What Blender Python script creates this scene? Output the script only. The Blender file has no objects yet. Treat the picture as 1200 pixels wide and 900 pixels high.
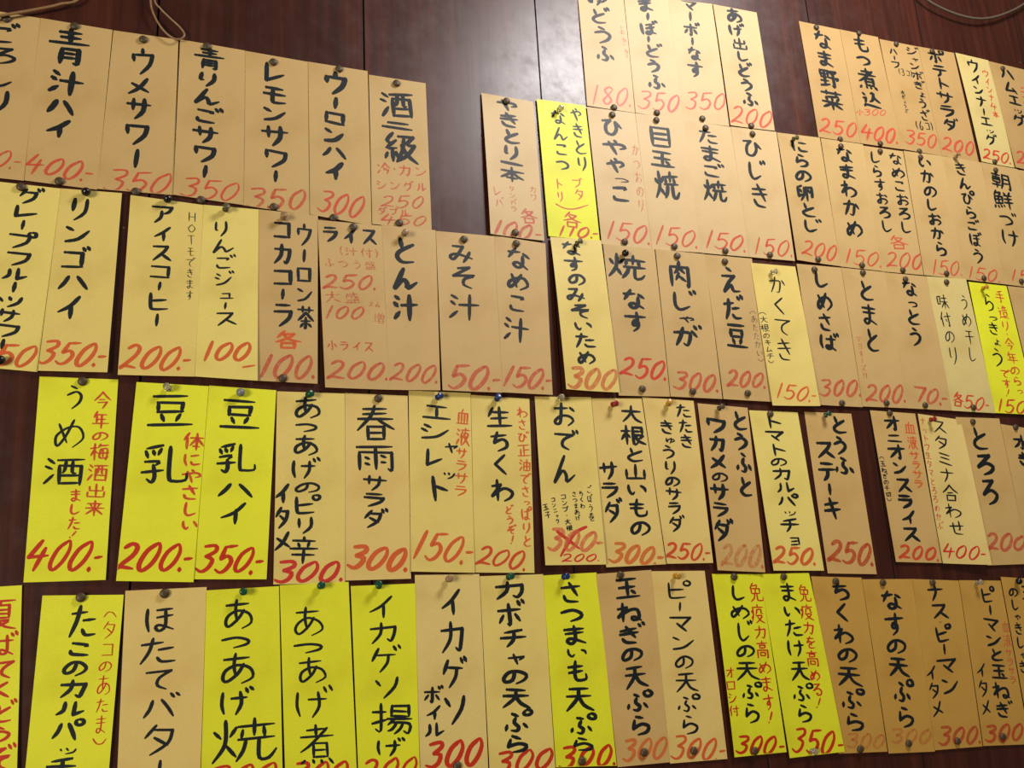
import bpy, math, random
from mathutils import Matrix, Vector

# ------------------------------------------------------------------ camera, world, lamps, exposure
sc = bpy.context.scene
col = sc.collection
CAM_H = 1.45                                   # the wall's X and Z are measured from the point in front of the lens
cam_d = bpy.data.cameras.new('camera'); cam = bpy.data.objects.new('camera', cam_d); col.objects.link(cam)
cam_d.sensor_width = 36.0; cam_d.lens = 32.318; cam_d.clip_start = 0.01
cam.matrix_world = Matrix([[0.927873, -0.044675, -0.370209, 0.0], [-0.369028, -0.252629, -0.894426, -1.0], [-0.053567, 0.966531, -0.250894, 1.45], [0.0, 0.0, 0.0, 1.0]])
sc.camera = cam
sc.view_settings.view_transform = 'Standard'; sc.view_settings.look = 'None'
sc.view_settings.gamma = 1.0; sc.view_settings.use_curve_mapping = False
sc.view_settings.exposure = 0.07

w = bpy.data.worlds.new('room_light'); sc.world = w; w.use_nodes = True
bg = w.node_tree.nodes['Background']; bg.inputs[0].default_value = (1.0, 0.82, 0.62, 1); bg.inputs[1].default_value = 0.085

def area(name, loc, target, size, size_y, power, color):
    d = bpy.data.lights.new(name, 'AREA'); d.shape = 'RECTANGLE'; d.size = size; d.size_y = size_y
    d.energy = power; d.color = color
    o = bpy.data.objects.new(name, d); col.objects.link(o); o.location = loc
    o.rotation_euler = (Vector(target) - Vector(loc)).to_track_quat('-Z', 'Y').to_euler()
    return o
area('ceiling_lamp', (0.99, -0.76, 2.72), (0.7, 0.0, 1.85), 0.38, 0.28, 15.2, (1.0, 0.95, 0.94))
area('left_fill', (-2.0, -2.3, 1.35), (0.3, 0.0, 1.45), 0.8, 0.8, 64.0, (1.0, 0.90, 0.74))  # unseen fill light added at the left to brighten the lower left strips

# ------------------------------------------------------------------ helpers
rnd = random.Random(7)
def mesh_obj(name, verts, faces, mat, parent=None, smooth=False):
    me = bpy.data.meshes.new(name); me.from_pydata(verts, [], faces); me.update()
    if smooth:
        for p in me.polygons: p.use_smooth = True
    me.materials.append(mat)
    o = bpy.data.objects.new(name, me); col.objects.link(o)
    if parent: o.parent = parent
    return o
def tag(o, label, cat, group=None):
    o['label'] = label; o['category'] = cat
    if group: o['group'] = group
def node_mat(name, rough=0.5, spec=0.5):
    m = bpy.data.materials.new(name); m.use_nodes = True
    b = m.node_tree.nodes['Principled BSDF']
    b.inputs['Roughness'].default_value = rough; b.inputs['Specular IOR Level'].default_value = spec
    return m, m.node_tree, b
def ramp(nt, fac, stops):
    r = nt.nodes.new('ShaderNodeValToRGB'); els = r.color_ramp.elements
    while len(els) < len(stops): els.new(0.5)
    for e, (p, c) in zip(els, stops): e.position = p; e.color = (*c, 1)
    nt.links.new(fac, r.inputs[0]); return r
def noise(nt, scale, detail=3, vec=None, rough=0.5):
    n = nt.nodes.new('ShaderNodeTexNoise'); n.inputs['Scale'].default_value = scale
    n.inputs['Detail'].default_value = detail; n.inputs['Roughness'].default_value = rough
    if vec: nt.links.new(vec, n.inputs['Vector'])
    return n
def coords(nt, scale=(1, 1, 1)):
    t = nt.nodes.new('ShaderNodeTexCoord'); mp = nt.nodes.new('ShaderNodeMapping')
    mp.inputs['Scale'].default_value = scale; nt.links.new(t.outputs['Object'], mp.inputs[0]); return mp.outputs[0]

# ------------------------------------------------------------------ materials
def paper_mat(name, c):
    m, nt, b = node_mat(name, 0.5, 0.35)
    v = coords(nt)
    n1 = noise(nt, 14, 3, v); n2 = noise(nt, 900, 2, v)
    dark = tuple(x * k for x, k in zip(c, (0.90, 0.86, 0.78))); lite = tuple(min(1, x * 1.04) for x in c)
    r = ramp(nt, n1.outputs[0], [(0.30, dark), (0.50, c), (0.72, lite)])
    r2 = ramp(nt, n2.outputs[0], [(0.35, (0.93, 0.93, 0.93)), (0.65, (1, 1, 1))])
    mx = nt.nodes.new('ShaderNodeMix'); mx.data_type = 'RGBA'; mx.blend_type = 'MULTIPLY'; mx.inputs[0].default_value = 1
    nt.links.new(r.outputs[0], mx.inputs[6]); nt.links.new(r2.outputs[0], mx.inputs[7])
    # small brown grease spots in the paper
    vo = nt.nodes.new('ShaderNodeTexVoronoi'); vo.inputs['Scale'].default_value = 21; nt.links.new(v, vo.inputs['Vector'])
    sp = ramp(nt, vo.outputs['Distance'], [(0.025, (1, 1, 1)), (0.05, (0, 0, 0))])
    n3 = noise(nt, 5, 2, v); g = ramp(nt, n3.outputs[0], [(0.55, (0, 0, 0)), (0.62, (0.5, 0.5, 0.5))])
    mu = nt.nodes.new('ShaderNodeMath'); mu.operation = 'MULTIPLY'
    nt.links.new(sp.outputs[0], mu.inputs[0]); nt.links.new(g.outputs[0], mu.inputs[1])
    m2 = nt.nodes.new('ShaderNodeMix'); m2.data_type = 'RGBA'
    nt.links.new(mu.outputs[0], m2.inputs[0]); nt.links.new(mx.outputs[2], m2.inputs[6]); m2.inputs[7].default_value = (0.25, 0.13, 0.05, 1)
    nt.links.new(m2.outputs[2], b.inputs['Base Color'])
    bp = nt.nodes.new('ShaderNodeBump'); bp.inputs['Strength'].default_value = 0.15; bp.inputs['Distance'].default_value = 0.002
    n4 = noise(nt, 9, 2, v); nt.links.new(n4.outputs[0], bp.inputs['Height']); nt.links.new(bp.outputs[0], b.inputs['Normal'])
    return m
PAPER = {k: paper_mat(k + '_paper', c) for k, c in {'tan': (0.55, 0.375, 0.15), 'tan2': (0.61, 0.44, 0.21), 'tan_dimmed': (0.49, 0.315, 0.12), 'tan4': (0.58, 0.385, 0.14), 'gold': (0.52, 0.3, 0.062), 'cream': (0.72, 0.57, 0.165), 'cream2': (0.75, 0.62, 0.17), 'cream3': (0.64, 0.52, 0.2), 'cream4': (0.71, 0.53, 0.175), 'cream5': (0.7, 0.54, 0.19), 'yellow': (0.76, 0.78, 0.03), 'yellow2': (0.72, 0.735, 0.025)}.items()}  # top right tan papers are darker in colour to follow the lamp's falloff

def ink_mat(name, c, alpha, rough=0.45, spec=0.4, streak=0.0):
    m, nt, b = node_mat(name, rough, spec); b.inputs['Base Color'].default_value = (*c, 1)
    if alpha < 1:
        v = coords(nt, (1, 1, 0.6)); n = noise(nt, 260, 4, v)
        r = ramp(nt, n.outputs[0], [(0.33, (max(0, alpha - streak),) * 3), (0.62, (min(1, alpha + streak),) * 3)])
        nt.links.new(r.outputs[0], b.inputs['Alpha'])
    return m
INK = {
    'k': ink_mat('black_brush_ink', (0.009, 0.013, 0.015), 1, 0.5, 0.32),
    'g': ink_mat('grey_pencil', (0.10, 0.085, 0.06), 0.6, streak=0.2),
    'r': ink_mat('red_marker', (0.62, 0.060, 0.030), 0.80, streak=0.2),
    'rs': ink_mat('salmon_red_marker', (0.66, 0.085, 0.050), 0.68, streak=0.24),
    'r2': ink_mat('deep_red_marker', (0.52, 0.030, 0.010), 0.93, streak=0.07),
    'r3': ink_mat('crimson_marker', (0.58, 0.035, 0.025), 0.88, streak=0.1),
    'r4': ink_mat('brick_red_marker', (0.60, 0.075, 0.025), 0.85, streak=0.12),
    'o': ink_mat('orange_red_marker', (0.66, 0.115, 0.030), 0.82, streak=0.14),
    'o2': ink_mat('orange_marker', (0.66, 0.17, 0.04), 0.75, streak=0.2),
    'p': ink_mat('faded_red_marker', (0.62, 0.10, 0.055), 0.56, streak=0.22),
    'p2': ink_mat('faded_brick_marker', (0.52, 0.075, 0.025), 0.62, streak=0.2),
    'po': ink_mat('faded_pink_marker', (0.72, 0.16, 0.07), 0.55, streak=0.2),
    'fo': ink_mat('faded_orange_marker', (0.66, 0.18, 0.06), 0.55, streak=0.2),
    'f': ink_mat('washed_out_red_marker', (0.62, 0.12, 0.07), 0.36, streak=0.25),
    'f2': ink_mat('bleached_orange_marker', (0.62, 0.16, 0.05), 0.26, streak=0.18),
}
def wood_mat():
    m, nt, b = node_mat('dark_stained_wood', 0.3, 0.5)
    v = coords(nt, (38, 38, 1.6)); n = noise(nt, 2.2, 8, v, 0.65)
    v2 = coords(nt, (9, 9, 0.5)); n2 = noise(nt, 1.5, 4, v2)
    r = ramp(nt, n.outputs[0], [(0.28, (0.026, 0.0060, 0.0034)), (0.52, (0.052, 0.0120, 0.0062)), (0.75, (0.086, 0.021, 0.0095))])
    r2 = ramp(nt, n2.outputs[0], [(0.3, (0.7, 0.7, 0.7)), (0.7, (1.15, 1.1, 1.05))])
    mx = nt.nodes.new('ShaderNodeMix'); mx.data_type = 'RGBA'; mx.blend_type = 'MULTIPLY'; mx.inputs[0].default_value = 1
    nt.links.new(r.outputs[0], mx.inputs[6]); nt.links.new(r2.outputs[0], mx.inputs[7])
    # pale paint flecks
    v3 = coords(nt); vo = nt.nodes.new('ShaderNodeTexVoronoi'); vo.inputs['Scale'].default_value = 55; nt.links.new(v3, vo.inputs['Vector'])
    sp = ramp(nt, vo.outputs['Distance'], [(0.05, (1, 1, 1)), (0.085, (0, 0, 0))])
    n3 = noise(nt, 4.5, 3, v3); g = ramp(nt, n3.outputs[0], [(0.58, (0, 0, 0)), (0.66, (0.8, 0.8, 0.8))])
    mu = nt.nodes.new('ShaderNodeMath'); mu.operation = 'MULTIPLY'
    nt.links.new(sp.outputs[0], mu.inputs[0]); nt.links.new(g.outputs[0], mu.inputs[1])
    m2 = nt.nodes.new('ShaderNodeMix'); m2.data_type = 'RGBA'
    nt.links.new(mu.outputs[0], m2.inputs[0]); nt.links.new(mx.outputs[2], m2.inputs[6]); m2.inputs[7].default_value = (0.28, 0.22, 0.18, 1)
    nt.links.new(m2.outputs[2], b.inputs['Base Color'])
    n4 = noise(nt, 34, 8, v3, 0.68); r4 = ramp(nt, n4.outputs[0], [(0.30, (0.30,) * 3), (0.5, (0.345,) * 3), (0.72, (0.43,) * 3)])
    nt.links.new(r4.outputs[0], b.inputs['Roughness'])
    bp = nt.nodes.new('ShaderNodeBump'); bp.inputs['Strength'].default_value = 0.05; bp.inputs['Distance'].default_value = 0.001
    nt.links.new(n.outputs[0], bp.inputs['Height']); nt.links.new(bp.outputs[0], b.inputs['Normal'])
    return m
WOOD = wood_mat()
def solid(name, c, rough, metal=0.0, trans=0.0):
    m, nt, b = node_mat(name, rough, 0.5); b.inputs['Base Color'].default_value = (*c, 1)
    b.inputs['Metallic'].default_value = metal; b.inputs['Transmission Weight'].default_value = trans
    n = noise(nt, 300, 2, coords(nt)); r = ramp(nt, n.outputs[0], [(0.3, tuple(x * 0.75 for x in c)), (0.7, c)])
    nt.links.new(r.outputs[0], b.inputs['Base Color'])
    return m
PINM = {'brown': solid('tarnished_brass', (0.085, 0.056, 0.028), 0.5, 0.15), 'black': solid('black_plastic', (0.010, 0.010, 0.012), 0.22),
        'olive': solid('olive_plastic', (0.10, 0.085, 0.03), 0.35), 'tan': solid('tan_plastic', (0.30, 0.18, 0.09), 0.35),
        'clear': solid('clear_plastic', (0.72, 0.66, 0.50), 0.12, 0, 0.75), 'yellow': solid('amber_plastic', (0.50, 0.25, 0.02), 0.3),
        'green': solid('green_plastic', (0.006, 0.075, 0.035), 0.25), 'blue': solid('blue_plastic', (0.012, 0.035, 0.14), 0.25),
        'red': solid('red_plastic', (0.28, 0.018, 0.015), 0.3), 'grey': solid('grey_plastic', (0.22, 0.23, 0.22), 0.3)}
GROOVE_SHADE = solid('groove_shade', (0.006, 0.005, 0.005), 0.95)  # shade put into the colour: black keeps groove sides from catching the lamp
STEEL = solid('pin_steel', (0.35, 0.33, 0.30), 0.3, 0.9)
CORD = solid('tan_cord_sheath', (0.30, 0.17, 0.075), 0.45)
CORD2 = solid('grey_brown_cord_sheath', (0.13, 0.10, 0.07), 0.4)

# ------------------------------------------------------------------ setting: the board wall
def build_wall():
    V, F = [], []
    x0, pitch = -0.005 - 0.2425 * 12, 0.2425
    z0, z1, g, dp = 0.0, 3.3, 0.0011, 0.009
    prof = []
    for i in range(34):
        a, b = x0 + i * pitch, x0 + (i + 1) * pitch
        prof += [(a + g, dp), (a + g, 0.0), (b - g, 0.0), (b - g, dp)]
    for (x, y) in prof: V += [(x, y, z0), (x, y, z1)]
    n = len(prof)
    for i in range(n - 1): F.append((2 * i, 2 * i + 2, 2 * i + 3, 2 * i + 1))
    k = len(V); xe = prof[-1][0]; xs = prof[0][0]
    V += [(xs, 0.03, z0), (xs, 0.03, z1), (xe, 0.03, z0), (xe, 0.03, z1)]
    F += [(k, k + 2, k + 3, k + 1)[::-1], (0, 1, k + 1, k), (2 * n - 2, k + 2, k + 3, 2 * n - 1)]
    o = mesh_obj('wall_back', V, F, WOOD); o.data.materials.append(GROOVE_SHADE)
    for i, p in enumerate(o.data.polygons): p.material_index = 0 if i % 4 == 1 or i >= n - 1 else 1
    o['kind'] = 'structure'
build_wall()

# ------------------------------------------------------------------ brush lettering
GLYPH = {'!': '6505 4568/3284 3890',
 '(': '7008 4050 7092',
 ')': '3008 6050 3092',
 '-': '1555 8552',
 '.': '5086 5696',
 '0': '6008 2832 1875 4094 7070 8232 6806 5210',
 '1': '6205 4097',
 '2': '2022 4508 7018 6548 1592* 3885 9090',
 '3': '2010 6506 7525 4245* 7555 7082 4496 1285',
 '4': '4008 1058* 9052/6530 5298',
 '5': '3210 2548* 5540 7858 6585 3895 1285/3210 8505',
 '6': '6505 3045 2575 4594 7075 6555 3560',
 '7': '1515 8512* 5595',
 '8': '7015 4508 2525 5048 7570 5592 2875 5048 7020',
 'H': '2010 2090/8010 8090/2050 8048',
 'O': '5010 1550 5090 8550 5010',
 'T': '1012 9010/5010 5090',
 'X': '1005 8898/9202 0898',
 'あ': '1822 7818/4505 4240 4675/6538 5065 2588 1578 2255 5040 8050 8878 6095',
 'い': '1825 2060 3285 4270/7028 8245 8868',
 'う': '3808 6018/2242 5532 7548 6575 3598',
 'え': '4208 6018/2038 7035* 4560 2092* 4870 5572 6090 8890',
 'お': '1528 6525/3808 3850 3685 2088 1875 4055 7055 8572 6592/7220 8835',
 'か': '1232 6028 6550 5590 4085/4208 3250 1592/7525 9048',
 'き': '2025 7518/1845 8038/4005 7068/2268 3588 7092',
 'く': '6508 2848* 7092',
 'け': '1812 1555 2290/4535 9032/7010 7255 5595',
 'こ': '2520 7518 6530/2268 3085 8085',
 'さ': '2028 8020/4505 7062/2565 3588 7292',
 'し': '3008 2865 4590 8070',
 'す': '1228 8825/5505 5658 4268 3858 4845 5855 5680 3898',
 'せ': '1040 9035/6810 6858 5862/3218 3260 4088 8088',
 'そ': '3012 7008* 1548* 8540 5255 5080 7594',
 'た': '1528 6022/3806 3050 1295/5248 8545/4875 5890 8888',
 'ち': '1828 8022/4508 2858* 6242 8258 7882 4296',
 'つ': '1040 5028 8045 7570 4088',
 'て': '1520 8515* 5045 4575 7092',
 'と': '3508 4245/7828 3555 2575 4592 8288',
 'な': '1528 5522/3808 1555/6825 8840/6540 6578 4892 3480 5070 8592',
 'に': '1815 1555 2290/4828 8525/4565 5585 8883',
 'ね': '2806 2894/1032 4026* 1072* 5040 8038 8578 6590 5878 7075 9292',
 'の': '5222 4565 2282 1558 3525 6518 8842 8072 5592',
 'は': '1812 1555 2290/4230 9026/6808 6875 5290 4080 5270 9090',
 'ひ': '1222 4518* 2545 2580 5088 6860 6525* 9052',
 'ふ': '4208 6218/5228 4648 6068 5288 3585/2062 1582/7858 9078',
 'ほ': '1812 1555 2290/4518 8815/4542 8838/6818 6875 5290 4080 5270 9090',
 'ま': '1822 8218/2042 8038/5005 5270 3892 2580 4068 8590',
 'み': '2018 5515* 3560 1885 1070 3555 8575/7845 7065 5595',
 'め': '2225 4580/6215 4060 1888 1560 4535 7535 8865 6092',
 'も': '4508 3865 4890 7888 8065/1832 7030/1855 6852',
 'や': '1042 7028 8845 6858/5010 6022/3022 4560 5592',
 'ゆ': '1820 1560 2575 3040 6522 8545 6570 4868/5508 5860 4595',
 'よ': '5030 8028/5006 5272 3890 2580 4068 8592',
 'ら': '3808 6218/3028 2562* 5545 8060 7085 3896',
 'り': '2812 2555 3558/7208 7055 4595',
 'る': '2512 7510* 2058* 5842 8560 7590 4892 4278 6080',
 'ろ': '2512 7510* 1860* 5545 8562 7085 3896',
 'わ': '3006 3094/1032 4226* 1072* 5540 8858 8080 5595',
 'を': '2022 7818/4806 2055* 5045 5575/8042 3868 4292 8290',
 'ん': '4508 1292* 4055 5570 6090 9065',
 'ア': '1218 8815* 7540 5550/4838 4570 2095',
 'イ': '8008 5045 1568/5538 5592',
 'ウ': '5003 5022/1525 1850/1525 8824* 7560 4096',
 'エ': '2015 8015/5015 5082/1082 9082',
 'オ': '1030 9028/6205 6288 5082/5832 1282',
 'カ': '1230 8526* 8060 7090 5882/4508 4055 1295',
 'キ': '1830 8022/1558 8850/4205 6095',
 'ク': '4005 1548/3522 8020* 7060 3096',
 'ケ': '3005 1050/2528 9028/6528 6060 3596',
 'コ': '1818 8218* 8085/1582 8582',
 'サ': '0832 9230/2810 2858/6808 6560 4096',
 'シ': '2012 3825/1238 3050/1588 5575 9035',
 'ス': '1815 7815* 6045 1592/5055 9090',
 'ソ': '1518 2842/8010 7050 3596',
 'タ': '4005 1245/3520 8020* 7060 2896/3542 7065',
 'チ': '7808 2025/0848 9245/5218 5060 3096',
 'ツ': '1235 2258/4428 5250/8525 7565 4095',
 'テ': '2212 7812/1042 9040/5042 4875 2896',
 'ト': '3505 3595/3538 8560',
 'ナ': '1032 9030/5005 5050 2896',
 'ニ': '2025 8025/1080 9080',
 'ネ': '5003 5018/1828 8026* 5050 1275/5050 5096/6058 8578',
 'ハ': '3520 2555 1085/6018 7550 9085',
 'ヒ': '1808 2078 3590 8585/2048 8038',
 'フ': '1218 8816* 7560 3096',
 'ホ': '1030 9028/5005 5092 4086/2850 1082/7050 8878',
 'マ': '1018 8818* 5065/3548 6890',
 'ミ': '2212 7825/2540 7552/1570 8592',
 'ム': '4508 1882* 8575/6555 9092',
 'メ': '7808 5060 1295/2538 8580',
 'モ': '2015 8015/1048 9045/4515 4580 5590 9085',
 'ヤ': '1038 8828* 6555/3510 5595',
 'ユ': '2030 7030* 6578/0880 9280',
 'ヨ': '2015 8015* 8088/2550 8050/1885 8085',
 'ラ': '2012 7812/1238 8236* 7065 3096',
 'リ': '2812 2858/7208 7060 4096',
 'ル': '3018 2865 1092/6012 6085* 9058',
 'レ': '2008 2088* 8850',
 'ロ': '1818 8218* 8085/1818 2085/1882 8582',
 'ワ': '1515 1850/1515 8815* 8055 4096',
 'ン': '1518 3832/1585 5572 9030',
 '・': '4542 5552',
 'ー': '5206 4894',
 '一': '0550 9548',
 '乳': '4505 1215/1022 1538/2520 2832/4215 3630/1048 4045 3055/2855 3080 2595 1588/0570 4865/6008 6080 7090 9588 9672',
 '二': '2530 7828/1075 9072',
 '今': '5002 3028 0550/5002 7028 9648/3545 6545/2562 7560* 5095',
 '付': '3005 0850/2035 2095/4032 9830/7508 7592 6585/5050 6065',
 '体': '2805 0545/2030 2095/3532 9630/6505 6596/6335 3575/6735 9874/5078 8077',
 '免': '3802 1230/3515 6514 5530/2030 2055/2030 8030* 8055/5030 4855/2055 8055/4255 3580 0896/5855 5885 6892 9690 9775',
 '冷': '0822 2035/0590 2262/6002 4528 3045/6002 7828 9645/5048 7547/4562 8260* 6895',
 '出': '5005 5090/2022 2048/2048 8048/8020 8048/1258 1290/1290 8890/8858 8892',
 '切': '0540 4530/2215 2280 3085 4270/4520 9018* 8565 8092 6882/6822 6060 4096',
 '力': '1030 8526* 8060 7092 5585/4505 4055 1096',
 '千': '7508 2520/0848 9546/5018 5096',
 '卵': '3510 1220/1220 1272* 3860/4520 4560 2096/2335 3250/5815 9015* 8870 8062/5815 5896/7030 7850',
 '各': '4002 1538/3818 7218* 5042 1060/3525 6048 9558/2865 2895/2865 7563* 7295/2892 7590',
 '合': '5002 3028 0550/5002 7028 9548/3250 6848/2565 2595/2565 7563* 7295/2592 7592',
 '味': '0822 1070/0822 3220* 3068/0868 3266/4530 9028/4052 9550/6805 6895/6652 3890/7052 9888',
 '増': '1040 3838/2415 2482/0888 4080/5205 5818/8205 7618/4522 4552/4522 9222* 9252/6822 6850/4537 9037/4552 9250/5062 5096/5062 8862* 8896/5078 8678/5094 8894',
 '夏': '1008 9006/4510 4022/2822 2862/2822 7220* 7262/2836 7235/2849 7248/2862 7261/4262 3075 1085/3872 7570 5085 1598/4075 6090 9598',
 '大': '1035 9032/5005 4550 1095/5040 6575 9492',
 '天': '2015 8013/1042 9040/5015 4550 0895/5045 6575 9692',
 '子': '2012 7810* 5035/5035 5592 4585/0852 9550',
 '小': '5005 5090 4085/2838 1070/7035 9065',
 '山': '5008 5085/1540 1588/1588 8588/8538 8590',
 '巻': '3005 3815/7002 6015/1520 8518/0840 9538/5005 4030 0565/6038 9562/3058 7056* 6872/3072 6871/3072 3085 4093 8592 8882',
 '干': '2015 8015/0848 9445/5015 5095',
 '年': '3002 1235/2520 8518/2845 7843/2825 2865/0568 9565/5520 5595',
 '手': '7505 2518/1535 8532/0858 9455/5012 5588 4582',
 '揚': '0530 3528/2205 2288 1282/0565 3652/4808 4840/4808 8808* 8840/4824 8623/4840 8840/4050 9648/5550 4068/4862 9060 8892 7888/6062 5080 4090/7562 6880 5596',
 '春': '2012 8010/2225 7823/0840 9538/5002 4030 0570/5538 7555 9768/3060 3096/3060 7260* 7296/3077 7077/3094 7294',
 '朝': '0818 4816/2805 2828/1030 1062/1030 4430* 4462/1046 4446/1062 4462/0578 4876/2862 2896/6010 5860 4895/6010 9210* 9292 8286/6035 9035/6060 9060',
 '本': '0830 9528/5005 5096/4832 3055 0575/5232 7055 9673/3072 7070',
 '来': '1522 8520/0850 9548/5005 5096/2828 3842/7225 6242/4852 1085/5252 9085',
 '根': '0530 4028/2405 2495/2238 0470/2645 3858/5010 5092 6885/5010 8810* 8848/5030 8629/5048 8847/9252 7265/6048 7075 9892',
 '梅': '0530 4028/2405 2495/2238 0570/2645 3858/5508 4228/5018 9515/5535 4880 9278/5535 8835 8292 7588/4258 9856/6540 6552/6565 6577',
 '正': '1012 9010/5012 5088/5048 8846/2542 2588/0590 9588',
 '水': '5005 5092 4086/1035 4033* 3065 0890/8225 5848/5240 7070 9688',
 '汁': '1215 2825/0838 2248/0890 2868/3545 9540/6508 6595',
 '油': '1012 2525/0635 2045/0592 2562/4030 4092/4030 9230* 9292/6608 6690/4060 9060/4091 9291',
 '液': '1012 2522/0535 2045/0592 2262/3515 9513/6502 6514/4522 3055/4045 4095/6522 5055/6032 8532 7065 4895/6545 7555/5550 7572 9896',
 '焼': '1030 1845/4022 3240/2505 2455 0595/2660 3885/4520 9518/6804 6538/5028 4845/8025 8244/4448 9645/5550 5072 4095/7248 7288 8590 9672',
 '煮': '2515 7513/5002 5030/0832 9530/8010 3550 0568/4048 4082/4048 7848* 7882/4065 7664/4081 7881/1590 0698/3890 4298/6090 6498/8288 9298',
 '玉': '1515 8513/2048 8046/5015 5088/0888 9586/6562 7875',
 '生': '2508 0848/2028 8526/2055 8053/5005 5088/0590 9588',
 '疫': '5202 5214/1518 9516/1818 1560 0292/0535 1245/0270 1560/4528 4245 3555/4528 7528 7545 8848/3562 8060 6080 3096/4565 6585 9698',
 '盛': '2022 8520/2022 1058/2540 4538 4258/5505 6545 8862/8038 5862/1872 1892/1872 8272* 8292/4072 4092/6072 6092/0594 9594',
 '目': '2210 2092/2210 7810* 7892/2237 7836/2262 7861/2290 7890',
 '級': '3002 1228 2838/3825 1255 4050/2852 2895/1568 0888/3865 4485/4512 8510* 7035 9038* 7070 4096/6015 5560 4092/5540 7070 9895',
 '肉': '1522 1595/1522 8520* 8592 7585/5002 4530 3045/5025 7042/4845 3570/4855 7272',
 '茶': '0818 9216/3205 3228/6805 6828/5028 3045 0862/5028 7045 9462/2565 7563/5050 5095 4288/3575 2090/6575 8088',
 '菜': '0815 9513/3005 3025/7005 7025/7830 2238/2542 3255/5040 5252/8038 6855/0865 9562/5055 5098/4568 1092/5568 9090',
 '血': '4802 3820/1525 1585/1525 8525* 8585/3825 3885/6225 6285/0487 9687',
 '豆': '1510 8508/2528 2555/2528 7527* 7255/2553 7552/3262 3880/6860 6278/0890 9488',
 '辛': '5002 5015/1518 8516/3225 3840/6822 6238/0845 9543/1568 8565/5045 5098',
 '込': '5212 6512 5850 4062/6225 7545 9560/1018 2028/0845 2242* 1575/0890 2282 9592',
 '造': '5505 4230/4518 9015/3838 9535/6805 6838/4850 4878/4850 8250* 8278/4878 8278/0818 1828/0545 2242* 1275/0590 2082 9592',
 '酒': '1012 2525/0635 2045/0592 2562/3215 9512/3832 3895/3832 8832* 8895/5215 5045 4458/6815 6852 7655/3865 8865/3890 8890',
 '野': '0812 1045/0812 4512* 4445/1028 4228/1045 4545/2712 2785/0865 4562/0590 4880/5212 9012* 7028/6020 7835/5045 9645* 8858/7235 7290 6282',
 '雨': '0810 9208/1228 1290/1228 8828* 8890 8085/5010 5088/2645 3650/2665 3670/6442 7447/6462 7467',
 '青': '2212 7810/2725 7423/5002 5040/0041 9937/3056 2795/3056 7254* 7290 6290/3067 7066/3079 7078',
 '高': '5002 5014/1015 9013/3024 3040/3024 7024* 7040/3040 7040/1252 1296/1252 8852* 8894 8090/3265 3285/3265 6865* 6885/3284 6884',
 '鮮': '2202 0825/2012 4012* 3228/1030 1065/1030 4630* 4665/1047 4447/1065 4665/2830 2865/0578 0292/2080 2290/3478 3888/4876 5284/6008 6820/9005 8220/5825 '
      '9723/5842 9540/5560 9858/7625 7696',
 '︵': '0880 3038 5030 7038 9280',
 '︶': '0820 3062 5070 7062 9220',
 '４': '4008 1058* 9052/6530 5298'}
SMALL = dict(zip('ゃゅょっャュョッ', 'やゆよつヤユヨツ'))
VOICED = dict(zip('がぎぐげござじずぜぞだぢづでどばびぶべぼガギグゲゴザジズゼゾダヂヅデドバビブベボ',
                  'かきくけこさしすせそたちつてとはひふへほカキクケコサシスセソタチツテトハヒフヘホ'))
HALF = dict(zip('ぱぴぷぺぽパピプペポ', 'はひふへほハヒフヘホ'))
def parse(s):
    out = []
    for st in s.split('/'):
        out.append([(int(p[:2]), int(p[2:4]), p.endswith('*')) for p in st.split()])
    return out
_cache = {}
def glyph(ch):
    """strokes of one character, each a list of (x, y, corner) in a 100 by 100 cell"""
    if ch in _cache: return _cache[ch]
    if ch in SMALL:
        st = [[(30 + x * 0.66, 22 + y * 0.72, c) for x, y, c in s] for s in glyph(SMALL[ch])]
    elif ch in VOICED:
        st = [[(x * 0.92, 6 + y * 0.94, c) for x, y, c in s] for s in glyph(VOICED[ch])]
        st += [[(78, 2, False), (85, 17, False)], [(92, -3, False), (99, 11, False)]]
    elif ch in HALF:
        st = [[(x * 0.92, 6 + y * 0.94, c) for x, y, c in s] for s in glyph(HALF[ch])]
        st += [[(88 + 13 * math.cos(a), 10 + 13 * math.sin(a), False) for a in [k * math.pi / 4 - 1.6 for k in range(9)]]]
    else:
        st = parse(GLYPH[ch])
    _cache[ch] = st
    return st
def spline(pts, step):
    """Catmull-Rom through the points"""
    if len(pts) == 2:
        n = max(2, int(math.dist(pts[0], pts[1]) / step))
        return [(pts[0][0] + (pts[1][0] - pts[0][0]) * i / n, pts[0][1] + (pts[1][1] - pts[0][1]) * i / n) for i in range(n + 1)]
    P = [pts[0]] + pts + [pts[-1]]; out = []
    for i in range(1, len(P) - 2):
        p0, p1, p2, p3 = P[i - 1], P[i], P[i + 1], P[i + 2]
        n = max(3, min(9, int(math.dist(p1, p2) / step)))
        for k in range(n):
            t = k / n
            out.append(tuple(0.5 * (2 * p1[j] + (p2[j] - p0[j]) * t + (2 * p0[j] - 5 * p1[j] + 4 * p2[j] - p3[j]) * t * t
                                    + (3 * p1[j] - p0[j] - 3 * p2[j] + p3[j]) * t ** 3) for j in (0, 1)))
    out.append(pts[-1]); return out
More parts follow.
